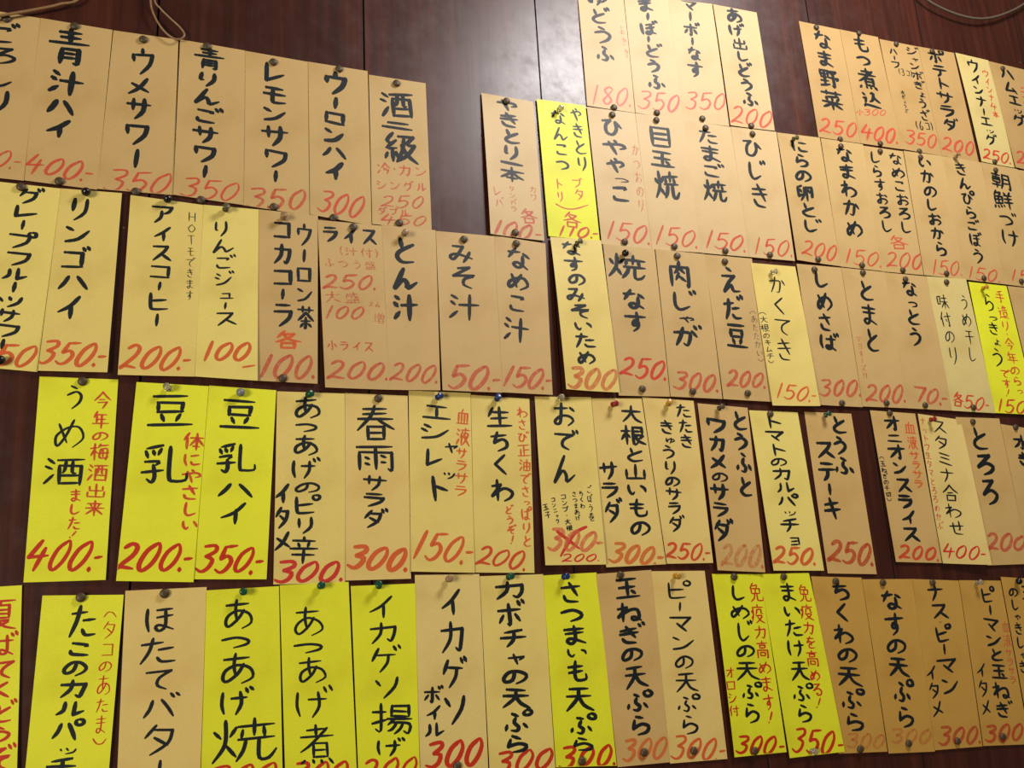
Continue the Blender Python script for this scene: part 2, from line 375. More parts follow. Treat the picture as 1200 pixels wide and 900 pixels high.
class Ink:
    """brush strokes on one strip, in metres from the strip's top left corner"""
    def __init__(self): self.polys = []
    def dab(self, x, y, r):
        self.polys.append([(x + r * math.cos(a), y + r * math.sin(a)) for a in [k * math.pi / 4 + 0.2 for k in range(8)]])
    def ribbon(self, pts, pen, first, last):
        n = len(pts); Lft, Rgt = [], []
        tot = sum(math.dist(pts[i], pts[i + 1]) for i in range(n - 1)) or 1e-9; d = 0.0
        for i, p in enumerate(pts):
            a, b = pts[max(0, i - 1)], pts[min(n - 1, i + 1)]
            tx, ty = b[0] - a[0], b[1] - a[1]; l = math.hypot(tx, ty) or 1e-9; tx /= l; ty /= l
            if i: d += math.dist(pts[i - 1], p)
            f = d / tot
            wd = pen * (0.74 + 0.30 * abs(ty))                       # a brush pen: level strokes run thinner
            if first: wd *= min(1.0, 0.72 + d / (pen * 1.2))
            if last: wd *= 1.0 - 0.5 * max(0.0, (f - 0.68) / 0.32) ** 1.4
            Lft.append((p[0] - ty * wd / 2, p[1] + tx * wd / 2)); Rgt.append((p[0] + ty * wd / 2, p[1] - tx * wd / 2))
        for i in range(n - 1): self.polys.append([Lft[i], Lft[i + 1], Rgt[i + 1], Rgt[i]])
        if first: self.dab(*pts[0], pen * 0.36)
        if last: self.dab(*pts[-1], pen * 0.2)
    def stroke(self, pts, corners, pen):
        run, segs = [pts[0]], []
        for i in range(1, len(pts)):
            run.append(pts[i])
            if corners[i] and i < len(pts) - 1: segs.append(run); run = [pts[i]]
        segs.append(run)
        for k, sg in enumerate(segs):
            self.ribbon(spline(sg, pen * 0.9), pen, k == 0, k == len(segs) - 1)
            if k: self.dab(*sg[0], pen * 0.47)
    def char(self, ch, cx, cy, w, h, dx, dy, pen, slant=0.0):
        """dx, dy: unit vectors of the writing's width and height"""
        jr = rnd.gauss(0, 0.03); js = 1 + rnd.gauss(0, 0.03)
        for st in glyph(ch):
            pts = []
            for gx, gy, c in st:
                x = (gx - 50) / 100 * w * js; y = (gy - 50) / 100 * h
                x -= y * slant
                x, y = x - y * jr, y + x * jr
                pts.append((cx + x * dx[0] + y * dy[0] + rnd.gauss(0, w * 0.008), cy + x * dx[1] + y * dy[1] + rnd.gauss(0, w * 0.008)))
            self.stroke(pts, [c for _, _, c in st], pen * (1 + rnd.gauss(0, 0.05)))
def split_weights(t):
    out = []
    for ch in t:
        if ch.isdigit() and ch.isascii(): out[-1][1] = out[-1][1] * 10 + int(ch) if out[-1][2] else int(ch); out[-1][2] = True
        else: out.append([ch, 10, False])
    return [(c, n) for c, n, _ in out]

# ------------------------------------------------------------------ the menu strips
STRIPS = [
dict(q=[(-0.1958, 0.6729), (-0.1251, 0.6737), (-0.1278, 0.4754), (-0.1977, 0.4753)], off=0.0007, curl=[0.00029, 0.00065, 0.0013, 0.00036], cls='tan', label='tan strip reading goshiri (ごしり) in black, cut off by the photo edge', group='menu strips in the top left row', cols=[('T', 'ご10ろ8し10り10', (0.509, 0.064), (0.589, 0.623), 0.03007, 'k', 0.00444), ('Q', '200.-', (0.077, 0.883), (0.951, 0.892), 0.02242, 'rs', 0.00218)], vert=[1, 0]),
dict(q=[(-0.1251, 0.6737), (-0.0523, 0.6742), (-0.0574, 0.4751), (-0.1287, 0.4763)], off=0.0012, curl=[0.00075, 8e-05, 0, 1e-05], cls='tan', label='tan strip reading aojiru hai (青汁ハイ) in black, priced 400 in red', group='menu strips in the top left row', cols=[('T', '青19汁13ハ9イ10', (0.439, 0.024), (0.414, 0.737), 0.03336, 'k', 0.00561), ('Q', '400.-', (0.019, 0.893), (0.932, 0.907), 0.02511, 'rs', 0.00286)], vert=[1, 0]),
dict(q=[(-0.0514, 0.6743), (0.0179, 0.6767), (0.0195, 0.4792), (-0.0574, 0.4761)], off=0.0007, curl=[0.001, 0.00031, 0, 0.00014], cls='tan', label='tan strip reading ume sawaa (ウメサワー) in black, priced 350 in red', group='menu strips in the top left row', cols=[('T', 'ウ12メ8サ10ワ10ー9', (0.468, 0.084), (0.467, 0.868), 0.0282, 'k', 0.00486), ('Q', '350', (0.097, 0.94), (0.984, 0.937), 0.02896, 'rs', 0.00264)], vert=[1, 0]),
dict(q=[(0.0198, 0.6771), (0.0928, 0.6772), (0.0946, 0.4763), (0.0195, 0.4792)], off=0.0012, curl=[0.00119, 0.00056, 0, 0.0005], cls='tan', label='tan strip reading aoringo sawaa (青りんごサワー) in black, priced 350 in red', group='menu strips in the top left row', cols=[('T', '青12り8ん9ご9サ9ワ9ー7', (0.455, 0.017), (0.424, 0.878), 0.0315, 'k', 0.00504), ('Q', '350', (0.102, 0.941), (0.948, 0.929), 0.02635, 'rs', 0.0024)], vert=[1, 0]),
dict(q=[(0.0928, 0.6772), (0.1675, 0.6769), (0.1694, 0.4727), (0.0946, 0.4763)], off=0.0007, curl=[0.00057, 0.00077, 0, 9e-05], cls='tan', label='tan strip reading remon sawaa (レモンサワー) in black, priced 350 in red', group='menu strips in the top left row', cols=[('T', 'レ10モ9ン8サ10ワ9ー6', (0.454, 0.041), (0.483, 0.835), 0.03117, 'k', 0.00523), ('Q', '350', (0.049, 0.949), (0.969, 0.906), 0.02805, 'p', 0.00314)], vert=[1, 0]),
dict(q=[(0.1675, 0.6769), (0.2412, 0.6781), (0.2429, 0.4684), (0.1699, 0.4739)], off=0.0012, curl=[0.00076, 0.00104, 0, 0.00031], cls='tan', label='tan strip reading uuron hai (ウーロンハイ) in black, priced 300 in red', group='menu strips in the top left row', cols=[('T', 'ウ11ー6ロ7ン8ハ6イ9', (0.446, 0.035), (0.407, 0.767), 0.02968, 'k', 0.0065), ('Q', '300', (0.139, 0.899), (0.893, 0.901), 0.0321, 'rs', 0.00295)], vert=[1, 0]),
dict(q=[(0.2428, 0.6736), (0.3168, 0.6753), (0.3181, 0.4715), (0.2439, 0.4707)], off=0.0007, curl=[0.00089, 0.00081, 0, 4e-05], cls='tan', label='tan strip reading sake nikyuu (酒二級) in black, priced 250 and 450 in red', group='menu strips in the top left row', cols=[('T', '酒13二5級14', (0.439, 0.075), (0.487, 0.593), 0.04538, 'k', 0.00518), ('N', '冷・カン', (0.079, 0.63), (0.988, 0.621), 0.0164, 'p', 0.00203), ('N', 'シングル', (0.058, 0.743), (0.963, 0.72), 0.01288, 'p', 0.0018), ('Q', '250', (0.151, 0.845), (0.908, 0.824), 0.01757, 'p', 0.00225), ('N', 'ダブル', (0.076, 0.909), (0.636, 0.903), 0.00937, 'p', 0.00158), ('Q', '450', (0.143, 0.961), (0.939, 0.947), 0.01523, 'p', 0.00225)], vert=[1, 0, 0, 0, 0, 0]),
dict(q=[(-0.1683, 0.4708), (-0.092, 0.4709), (-0.101, 0.2683), (-0.1757, 0.2722)], off=0.0029, curl=[0.00091, 0.00071, 0, 0.00018], cls='cream2', label='pale yellow strip reading gureepufuruutsu sawaa (グレープフルーツサワー) in black, priced 350 in red', group='menu strips in the long second row', cols=[('T', 'グ8レ6ー5プ8フ7ル6ー5ツ6サ6ワ6ー5', (0.622, 0.012), (0.554, 0.907), 0.02609, 'k', 0.00379), ('Q', '350', (0.251, 0.928), (0.967, 0.926), 0.02494, 'o', 0.00337)], vert=[1, 0]),
dict(q=[(-0.092, 0.4709), (-0.0327, 0.4733), (-0.0366, 0.2706), (-0.1003, 0.2692)], off=0.0034, curl=[4e-05, 0.00104, 0.0015, 0.00043], cls='cream', label='pale yellow strip reading ringo hai (リンゴハイ) in black, priced 350 in red', group='menu strips in the long second row', cols=[('T', 'リ11ン9ゴ10ハ8イ11', (0.329, 0.033), (0.348, 0.739), 0.02991, 'k', 0.00438), ('Q', '350.-', (-0.011, 0.898), (0.968, 0.914), 0.0266, 'o', 0.00351)], vert=[1, 0]),
dict(q=[(-0.024, 0.4724), (0.0522, 0.4702), (0.0485, 0.2702), (-0.0267, 0.2684)], off=0.0029, curl=[0.00105, 0.00086, 0.00235, 0.00024], cls='cream', label='pale yellow strip reading aisu koohii (アイスコーヒー) in black, priced 200 in red', group='menu strips in the long second row', cols=[('T', 'ア9イ7ス8コ7ー4ヒ8ー6', (0.449, 0.019), (0.453, 0.739), 0.02572, 'k', 0.00366), ('N', 'H7O6T7モ6で6き6ま6す6', (0.839, 0.045), (0.874, 0.574), 0.00943, 'k', 0.00092), ('Q', '200.-', (0.037, 0.9), (0.942, 0.906), 0.02837, 'o', 0.00366)], vert=[1, 1, 0]),
dict(q=[(0.0518, 0.4703), (0.1113, 0.472), (0.113, 0.2685), (0.0485, 0.2702)], off=0.0034, curl=[0, 0.0005, 0.003, 0.0003], cls='cream2', label='pale yellow strip reading ringo juusu (りんごジュース) in black, priced 100 in red', group='menu strips in the long second row', cols=[('T', 'り9ん8ご8ジ8ュ7ー4ス8', (0.325, 0.082), (0.476, 0.71), 0.02527, 'k', 0.00285), ('Q', '100', (0.088, 0.855), (0.896, 0.84), 0.02205, 'o', 0.00342), ('L', [(0.759, 0.93), (0.956, 0.915)], 0, 0, 0, 'o', 0.00271)], vert=[1, 0, 0]),
dict(q=[(0.1103, 0.4724), (0.1788, 0.4728), (0.1783, 0.2691), (0.113, 0.2695)], off=0.0029, curl=[0.00012, 0.00016, 0, 0.00013], cls='tan', label='tan strip reading cola and uuroncha (ウーロン茶) in black, priced 100 each in red', group='menu strips in the long second row', cols=[('T', 'ウ11ー7ロ9ン8茶11', (0.755, 0.052), (0.795, 0.702), 0.02081, 'k', 0.00354), ('T', 'コ10カ10コ9ー5ラ11', (0.399, 0.039), (0.418, 0.696), 0.02459, 'k', 0.00433), ('N', '各', (0.207, 0.765), (0.789, 0.757), 0.02356, 'o', 0.00335), ('Q', '100.', (0.027, 0.914), (0.992, 0.91), 0.02868, 'p', 0.00394)], vert=[1, 1, 0, 0]),
dict(q=[(0.1783, 0.4673), (0.2548, 0.4687), (0.2594, 0.2652), (0.1863, 0.2646)], off=0.0034, curl=[0.002, 0.001, 0.001, 0.0003], cls='tan', label='tan strip reading raisu (ライス) in black, priced 200 at the bottom in red', group='menu strips in the long second row', cols=[('T', 'ライス', (0.043, 0.083), (0.945, 0.078), 0.02195, 'k', 0.00408), ('N', '(汁付)', (0.289, 0.181), (0.947, 0.18), 0.01254, 'f', 0.00153), ('N', 'ふつう盛', (0.044, 0.262), (0.898, 0.256), 0.0115, 'f', 0.00153), ('Q', '250.', (0.031, 0.376), (0.886, 0.363), 0.01986, 'p', 0.00306), ('N', '大盛', (0.021, 0.469), (0.645, 0.46), 0.01463, 'f', 0.00184), ('Q', '100', (0.03, 0.56), (0.675, 0.553), 0.01672, 'p', 0.00265), ('N', 'えん', (0.722, 0.492), (0.939, 0.497), 0.00732, 'f', 0.00122), ('N', '増', (0.767, 0.574), (0.998, 0.579), 0.01359, 'f', 0.00122), ('N', '小ライス', (0.041, 0.756), (0.801, 0.752), 0.0115, 'p', 0.00184), ('Q', '200.', (0.045, 0.894), (1.017, 0.895), 0.02299, 'p', 0.00347)], vert=[0, 0, 0, 0, 0, 0, 0, 0, 0, 0]),
dict(q=[(0.2548, 0.4698), (0.3226, 0.4709), (0.3202, 0.2668), (0.2594, 0.2652)], off=0.0029, curl=[0.0005, 0.003, 0.002, 0.0004], cls='tan', label='tan strip reading tonjiru (とん汁) in black, priced 200 in red', group='menu strips in the long second row', cols=[('T', 'と11ん9汁11', (0.378, 0.053), (0.417, 0.6), 0.03142, 'k', 0.00583), ('Q', '200.', (0.037, 0.89), (0.99, 0.908), 0.02465, 'p', 0.00339)], vert=[1, 0]),
dict(q=[(0.3227, 0.4698), (0.399, 0.4715), (0.3985, 0.2674), (0.3229, 0.267)], off=0.0034, curl=[0.002, 0.001, 0.002, 0.0003], cls='tan', label='tan strip reading misoshiru (みそ汁) in black, priced 50 in red', group='menu strips in the long second row', cols=[('T', 'み9そ11汁13', (0.432, 0.061), (0.432, 0.579), 0.03952, 'k', 0.00483), ('Q', '50.-', (0.112, 0.911), (0.985, 0.919), 0.03181, 'p', 0.00439)], vert=[1, 0]),
dict(q=[(0.3983, 0.4726), (0.4699, 0.4695), (0.4647, 0.2676), (0.3988, 0.2681)], off=0.0029, curl=[0.00103, 0.00119, 0.00188, 0.0001], cls='tan', label='tan strip reading namekojiru (なめこ汁) in black, priced 150 in red', group='menu strips in the long second row', cols=[('T', 'な10め9こ9汁12', (0.488, 0.048), (0.318, 0.696), 0.03434, 'k', 0.00476), ('Q', '150.-', (0.035, 0.895), (1.005, 0.908), 0.02919, 'p', 0.00431)], vert=[1, 0]),
dict(q=[(0.4772, 0.4793), (0.5512, 0.4825), (0.5575, 0.2741), (0.4802, 0.2737)], off=0.0034, curl=[0.01, 0.002, 0.003, 0.0012], cls='cream', label='pale yellow strip reading nasu no misoitame (なすのみそいため) in black, priced 300 in pale orange', group='menu strips in the long second row', cols=[('T', 'な8す8の7み8そ8い6た8め8', (0.385, 0.015), (0.449, 0.843), 0.03409, 'k', 0.00449), ('Q', '300', (0.058, 0.922), (0.994, 0.921), 0.02986, 'fo', 0.0052)], vert=[1, 0]),
dict(q=[(0.5539, 0.4779), (0.6322, 0.4795), (0.6334, 0.2728), (0.558, 0.2711)], off=0.0029, curl=[0.00086, 0.00025, 0, 0.0005], cls='tan', label='tan strip reading yakinasu (焼なす) in black, priced 250 in red', group='menu strips in the long second row', cols=[('T', '焼', (0.489, 0.049), (0.448, 0.244), 0.06133, 'k', 0.00563), ('T', 'な10す10', (0.485, 0.29), (0.478, 0.589), 0.03833, 'k', 0.00563), ('Q', '250.', (0.097, 0.806), (1.008, 0.835), 0.02935, 'r', 0.00416)], vert=[1, 1, 0]),
dict(q=[(0.6334, 0.479), (0.7119, 0.4797), (0.7139, 0.2727), (0.6339, 0.2729)], off=0.0034, curl=[0.00069, 0.00034, 0, 4e-05], cls='tan', label='tan strip reading nikujaga (肉じゃが) in black, priced 300 in red', group='menu strips in the long second row', cols=[('T', '肉14じ11ゃ5が11', (0.435, 0.063), (0.429, 0.672), 0.04408, 'k', 0.00583), ('Q', '300.', (0.097, 0.889), (0.973, 0.901), 0.02642, 'p', 0.00431)], vert=[1, 0]),
dict(q=[(0.7119, 0.4797), (0.7914, 0.4814), (0.7941, 0.272), (0.7156, 0.2728)], off=0.0029, curl=[0.00102, 0.00119, 0, 5e-05], cls='tan', label='tan strip reading edamame (えだ豆) in black, priced 200 in red', group='menu strips in the long second row', cols=[('T', 'え13だ11豆12', (0.457, 0.06), (0.447, 0.666), 0.03786, 'k', 0.00603), ('N', '︵5あ8た8た8か8い8︶5', (0.855, 0.371), (0.882, 0.738), 0.01262, 'g', 0.00105), ('Q', '200.', (0.126, 0.855), (0.938, 0.859), 0.02571, 'p', 0.00419)], vert=[1, 1, 0]),
dict(q=[(0.7877, 0.4745), (0.8658, 0.4763), (0.8704, 0.2675), (0.7915, 0.266)], off=0.0034, curl=[0.001, 0.005, 0.003, 0.0008], cls='cream', label='pale yellow strip reading kakuteki (かくてき) in black, priced 150 in red', group='menu strips in the long second row', cols=[('T', 'か9く9て9き11', (0.531, 0.073), (0.424, 0.707), 0.03377, 'k', 0.00297), ('N', '︵4大7根8の6キ6ム6チ6︶4', (0.089, 0.347), (0.116, 0.717), 0.01322, 'k', 0.00135), ('Q', '150.-', (0.11, 0.892), (0.961, 0.929), 0.02489, 'o', 0.0027)], vert=[1, 1, 0]),
dict(q=[(0.8696, 0.4814), (0.9511, 0.4832), (0.9508, 0.2702), (0.8709, 0.2708)], off=0.0029, curl=[0.00092, 0.00105, 0, 3e-05], cls='tan', label='tan strip reading shimesaba (しめさば) in black, priced 300 in red', group='menu strips in the long second row', cols=[('T', 'し9め11さ9ば9', (0.497, 0.036), (0.456, 0.624), 0.03531, 'k', 0.0056), ('Q', '300.', (0.092, 0.881), (1.03, 0.87), 0.02681, 'p', 0.0042)], vert=[1, 0]),
dict(q=[(0.9511, 0.4832), (1.0337, 0.484), (1.0339, 0.2717), (0.951, 0.2712)], off=0.0034, curl=[0.00074, 5e-05, 0, 0.00043], cls='tan', label='tan strip reading tomato (とまと) in black, priced 200 in red', group='menu strips in the long second row', cols=[('T', 'と10ま10と11', (0.494, 0.07), (0.435, 0.625), 0.03533, 'k', 0.0055), ('N', 'マヨネーズ付', (0.131, 0.499), (0.154, 0.807), 0.00964, 'f', 0.00145), ('Q', '200.', (0.107, 0.903), (1.033, 0.902), 0.02866, 'p', 0.00434)], vert=[1, 1, 0]),
dict(q=[(1.0337, 0.4838), (1.1182, 0.485), (1.1208, 0.2711), (1.0331, 0.2717)], off=0.0029, curl=[0.0004, 0.00106, 0, 0.00059], cls='tan', label='tan strip reading nattou (なっとう) in black, priced 70 in red', group='menu strips in the long second row', cols=[('T', 'な10っ6と9う11', (0.533, 0.029), (0.449, 0.552), 0.03526, 'k', 0.00538), ('Q', '70.-', (0.178, 0.887), (0.945, 0.916), 0.02656, 'p', 0.00448)], vert=[1, 0]),
dict(q=[(1.1176, 0.485), (1.2008, 0.4881), (1.2086, 0.2699), (1.1208, 0.2709)], off=0.0034, curl=[0.00061, 0.0012, 0, 0.00019], cls='cream3', label='cream strip reading umeboshi and ajitsukenori (うめ干し/味付のり) in black, priced 50 each in red', group='menu strips in the long second row', cols=[('T', 'うめ干し', (0.819, 0.116), (0.718, 0.644), 0.02291, 'k', 0.00231), ('T', '味9付9の8り11', (0.27, 0.12), (0.268, 0.678), 0.02467, 'k', 0.00231), ('N', '各50-', (0.064, 0.913), (0.896, 0.946), 0.02293, 'r', 0.00278)], vert=[1, 1, 0]),
dict(q=[(1.2053, 0.4842), (1.2882, 0.4844), (1.2981, 0.2701), (1.2088, 0.2705)], off=0.0029, curl=[9e-05, 0.00072, 0.00066, 0.00012], cls='yellow', label='bright yellow strip reading rakkyou (らっきょう) in black, priced 150 in red', group='menu strips in the long second row', cols=[('T', 'ら12っ5き8ょ6う12', (0.442, 0.066), (0.329, 0.659), 0.03118, 'k', 0.00317), ('N', '手9造9り7・3今8年8の6ら6っ5', (0.756, 0.035), (0.678, 0.858), 0.02201, 'r', 0.00238), ('N', 'です!', (0.452, 0.662), (0.402, 0.882), 0.02018, 'r', 0.00238), ('Q', '150', (0.059, 0.939), (0.786, 0.952), 0.02335, 'r', 0.00317)], vert=[1, 1, 1, 0]),
dict(q=[(1.2901, 0.4845), (1.3827, 0.4853), (1.3915, 0.269), (1.3, 0.2702)], off=0.0034, curl=[0.00049, 0.00073, 0.0009, 3e-05], cls='tan', label='tan strip reading yasu (やす) in black, cut off by the photo edge', group='menu strips in the long second row', cols=[('T', 'や10す10', (0.584, 0.014), (0.516, 0.364), 0.03841, 'k', 0.00573), ('Q', '200', (0.243, 0.84), (1.121, 0.847), 0.02796, 'p', 0.00492)], vert=[1, 0]),
dict(q=[(0.548, 0.8705), (0.6233, 0.8767), (0.6242, 0.6855), (0.5482, 0.6835)], off=0.0007, curl=[0.00104, 0.00038, 0, 0.00058], cls='tan2', label='tan strip reading yudoufu (ゆどうふ) in black, priced 180 in red', group='menu strips in the top right row', cols=[('T', 'ゆ10ど10う11ふ10', (0.389, -0.024), (0.481, 0.617), 0.03797, 'k', 0.00547), ('N', 'おかか', (0.879, 0.255), (0.952, 0.553), 0.00678, 'f', 0.00123), ('Q', '180.', (0.082, 0.9), (0.96, 0.876), 0.03308, 'rs', 0.00279)], vert=[1, 1, 0]),
dict(q=[(0.624, 0.8769), (0.7, 0.8916), (0.7028, 0.6866), (0.6242, 0.6855)], off=0.0012, curl=[0.00108, 0.00045, 0, 0.00028], cls='tan2', label='tan strip reading maaboodoufu (まーぼーどうふ) in black, priced 350 in red', group='menu strips in the top right row', cols=[('T', 'ま8ー5ぼ8ー4ど8う8ふ9', (0.458, 0.008), (0.502, 0.79), 0.03315, 'k', 0.00569), ('Q', '350', (0.082, 0.883), (0.988, 0.874), 0.03228, 'rs', 0.00314)], vert=[1, 0]),
dict(q=[(0.7005, 0.8903), (0.7794, 0.8994), (0.7825, 0.6906), (0.7029, 0.687)], off=0.0007, curl=[0.00062, 0.00077, 0, 0.00036], cls='tan2', label='tan strip reading maaboonasu (マーボーなす) in black, priced 350 in red', group='menu strips in the top right row', cols=[('T', 'マ7ー6ボ8ー5な8す9', (0.458, -0.02), (0.417, 0.642), 0.02993, 'k', 0.00556), ('Q', '350', (0.091, 0.836), (1.019, 0.806), 0.03143, 'rs', 0.00298)], vert=[1, 0]),
dict(q=[(0.7809, 0.8989), (0.8618, 0.9023), (0.8646, 0.6963), (0.7834, 0.6914)], off=0.0012, curl=[0.003, 0.001, 0, 0.0003], cls='tan2', label='tan strip reading agedashidoufu (あげ出しどうふ) in black, priced 200 in red', group='menu strips in the top right row', cols=[('T', 'あ10げ8出8し7ど9う8ふ9', (0.448, -0.007), (0.528, 0.833), 0.03254, 'k', 0.00601), ('Q', '200', (0.046, 0.903), (0.996, 0.916), 0.03349, 'rs', 0.00332)], vert=[1, 0]),
dict(q=[(0.9439, 0.9054), (1.0264, 0.9075), (1.0309, 0.7016), (0.9477, 0.6995)], off=0.0007, curl=[0.00061, 0.00052, 0, 0.00043], cls='tan_dimmed', label='tan strip reading nama yasai (なま野菜) in black, priced 250 in red', group='menu strips in the top right row', cols=[('T', 'な11ま9野11菜11', (0.507, 0.037), (0.488, 0.756), 0.04021, 'k', 0.00603), ('Q', '250', (0.062, 0.89), (0.993, 0.895), 0.0286, 'rs', 0.00351)], vert=[1, 0]),
dict(q=[(1.0264, 0.9075), (1.1064, 0.91), (1.1154, 0.7042), (1.0309, 0.7016)], off=0.0012, curl=[0.00029, 0.00036, 0, 0.00059], cls='tan_dimmed', label='tan strip reading motsu nikomi (もつ煮込) in black, priced 400 in red', group='menu strips in the top right row', cols=[('T', 'も10つ8煮12込10', (0.494, 0.012), (0.462, 0.685), 0.03853, 'k', 0.00588), ('N', '小300', (0.015, 0.732), (0.799, 0.695), 0.0122, 'rs', 0.00167), ('Q', '400.', (0.067, 0.891), (0.98, 0.894), 0.02897, 'rs', 0.00417)], vert=[1, 0, 0]),
dict(q=[(1.1095, 0.9074), (1.1938, 0.9102), (1.2015, 0.7057), (1.1155, 0.705)], off=0.0007, curl=[0.00063, 0.00066, 0, 1e-05], cls='tan_dimmed', label='tan strip reading janbo gyouza (ジャンボぎょうざ/ハーフ) in black, priced 350 in red', group='menu strips in the top right row', cols=[('T', 'ジ7ャ5ン6ボ7ぎ7ょ6う8ざ9', (0.811, 0.013), (0.789, 0.708), 0.02549, 'k', 0.0037), ('T', 'ハ8ー5フ8', (0.295, 0.058), (0.292, 0.257), 0.02002, 'k', 0.00336), ('N', '(3コ)', (0.323, 0.279), (0.695, 0.281), 0.01395, 'k', 0.00151), ('N', '水ぎょうざ', (0.322, 0.451), (0.32, 0.661), 0.0091, 'k', 0.00151), ('N', '(6コ)', (0.477, 0.758), (0.941, 0.744), 0.01705, 'k', 0.00202), ('Q', '350', (0.153, 0.877), (0.966, 0.88), 0.0279, 'rs', 0.00343)], vert=[1, 1, 0, 1, 0, 0]),
dict(q=[(1.1938, 0.9102), (1.2761, 0.9144), (1.2832, 0.7054), (1.2015, 0.7057)], off=0.0012, curl=[0.0005, 0.0007, 0, 1e-05], cls='tan_dimmed', label='tan strip reading poteto sarada (ポテトサラダ) in black, priced 200 in red', group='menu strips in the top right row', cols=[('T', 'ポ8テ7ト7サ7ラ7ダ7', (0.45, -0.003), (0.437, 0.76), 0.03798, 'k', 0.00553), ('Q', '200', (0.078, 0.881), (0.985, 0.887), 0.02835, 'rs', 0.00382)], vert=[1, 0]),
dict(q=[(1.2805, 0.9162), (1.3582, 0.9164), (1.3669, 0.708), (1.289, 0.7078)], off=0.0007, curl=[0.003, 0.001, 0, 0.0006], cls='cream3', label='cream strip reading uinnaa eggu (ウインナーエッグ) in black, priced 250 in red', group='menu strips in the top right row', cols=[('T', 'ウ9イ7ン6ナ7ー5エ6ッ4グ7', (0.445, 0.024), (0.462, 0.837), 0.02937, 'k', 0.0046), ('N', 'ウインナ４本', (0.801, 0.104), (0.803, 0.567), 0.01566, 'r', 0.0023), ('Q', '250.', (0.095, 0.919), (0.957, 0.925), 0.02237, 'r', 0.00354)], vert=[1, 1, 0]),
dict(q=[(1.3577, 0.9146), (1.4444, 0.9143), (1.4583, 0.7032), (1.3669, 0.708)], off=0.0012, curl=[0.00075, 0.00056, 0.00189, 0.00021], cls='tan_dimmed', label='tan strip reading hamu eggu (ハムエッグ) in black, priced 250 in red', group='menu strips in the top right row', cols=[('T', 'ハ9ム9エ8ッ5グ9', (0.469, 0.027), (0.446, 0.593), 0.03605, 'k', 0.00575), ('N', '二コ', (0.797, 0.163), (0.763, 0.359), 0.01402, 'r', 0.00252), ('Q', '250', (0.074, 0.892), (0.977, 0.886), 0.02745, 'rs', 0.00367)], vert=[1, 1, 0]),
dict(q=[(0.3926, 0.6746), (0.4664, 0.6748), (0.469, 0.4734), (0.3937, 0.4732)], off=0.0018, curl=[0.006, 0.001, 0, 0.0005], cls='tan2', label='tan strip reading yakitori ippon (やきとり一本) in black, priced 100 each in red', group='menu strips in the row under the top right row', cols=[('T', 'や8き9と9り9一3本9', (0.496, 0.007), (0.483, 0.625), 0.03557, 'k', 0.00529), ('N', 'カワ', (0.86, 0.624), (0.859, 0.733), 0.00949, 'f', 0.00144), ('N', 'タンバラ', (0.448, 0.644), (0.478, 0.828), 0.00949, 'f', 0.00144), ('N', 'レバ', (0.161, 0.659), (0.23, 0.815), 0.01304, 'f', 0.00168), ('N', '各', (0.522, 0.849), (0.954, 0.839), 0.02075, 'p', 0.00289), ('Q', '100.-', (0.038, 0.952), (0.961, 0.96), 0.02563, 'p', 0.00361)], vert=[1, 1, 1, 1, 0, 0]),
dict(q=[(0.4717, 0.6796), (0.5449, 0.6821), (0.5495, 0.4818), (0.4755, 0.4807)], off=0.0023, curl=[7e-05, 0.00081, 0, 0.00058], cls='yellow', label='bright yellow strip reading yakitori nankotsu (やきとり/なんこつ) in black, priced 110 each in red', group='menu strips in the row under the top right row', cols=[('T', 'やきとり', (0.781, 0.018), (0.802, 0.511), 0.0213, 'k', 0.00325), ('T', 'な9ん9こ8つ8', (0.419, 0.056), (0.418, 0.527), 0.02505, 'k', 0.0035), ('N', 'ブ10タ12', (0.65, 0.558), (0.689, 0.727), 0.01754, 'r', 0.00187), ('N', 'トリ', (0.288, 0.574), (0.301, 0.755), 0.01253, 'r', 0.00187), ('L', [(0.194, 0.766), (0.351, 0.79), (0.554, 0.788), (0.838, 0.749)], 0, 0, 0, 'r', 0.00225), ('N', '各', (0.264, 0.867), (0.7, 0.874), 0.02244, 'r', 0.0025), ('Q', '110.-', (0.167, 0.955), (0.986, 0.949), 0.0162, 'r', 0.003)], vert=[1, 1, 1, 1, 0, 0, 0]),
dict(q=[(0.5474, 0.6813), (0.6234, 0.6844), (0.6287, 0.4785), (0.5526, 0.4781)], off=0.0018, curl=[0.0003, 0.00055, 0, 0.00036], cls='tan2', label='tan strip reading hiyayakko (ひややっこ) in black, priced 150 in red', group='menu strips in the row under the top right row', cols=[('T', 'ひ11や9や9っ4こ10', (0.475, 0.048), (0.478, 0.698), 0.03807, 'k', 0.00568), ('N', 'かつおのり', (0.912, 0.233), (0.88, 0.743), 0.01181, 'f', 0.00181), ('Q', '150.', (0.094, 0.89), (1.017, 0.903), 0.03047, 'rs', 0.00307)], vert=[1, 1, 0]),
dict(q=[(0.6234, 0.6844), (0.7029, 0.687), (0.708, 0.4818), (0.6287, 0.4785)], off=0.0023, curl=[0.00038, 0.00044, 0, 0.00019], cls='tan2', label='tan strip reading medamayaki (目玉焼) in black, priced 150 in red', group='menu strips in the row under the top right row', cols=[('T', '目11玉9焼14', (0.441, 0.065), (0.432, 0.643), 0.0455, 'k', 0.00561), ('Q', '150.', (0.072, 0.889), (0.983, 0.907), 0.02979, 'rs', 0.00295)], vert=[1, 0]),
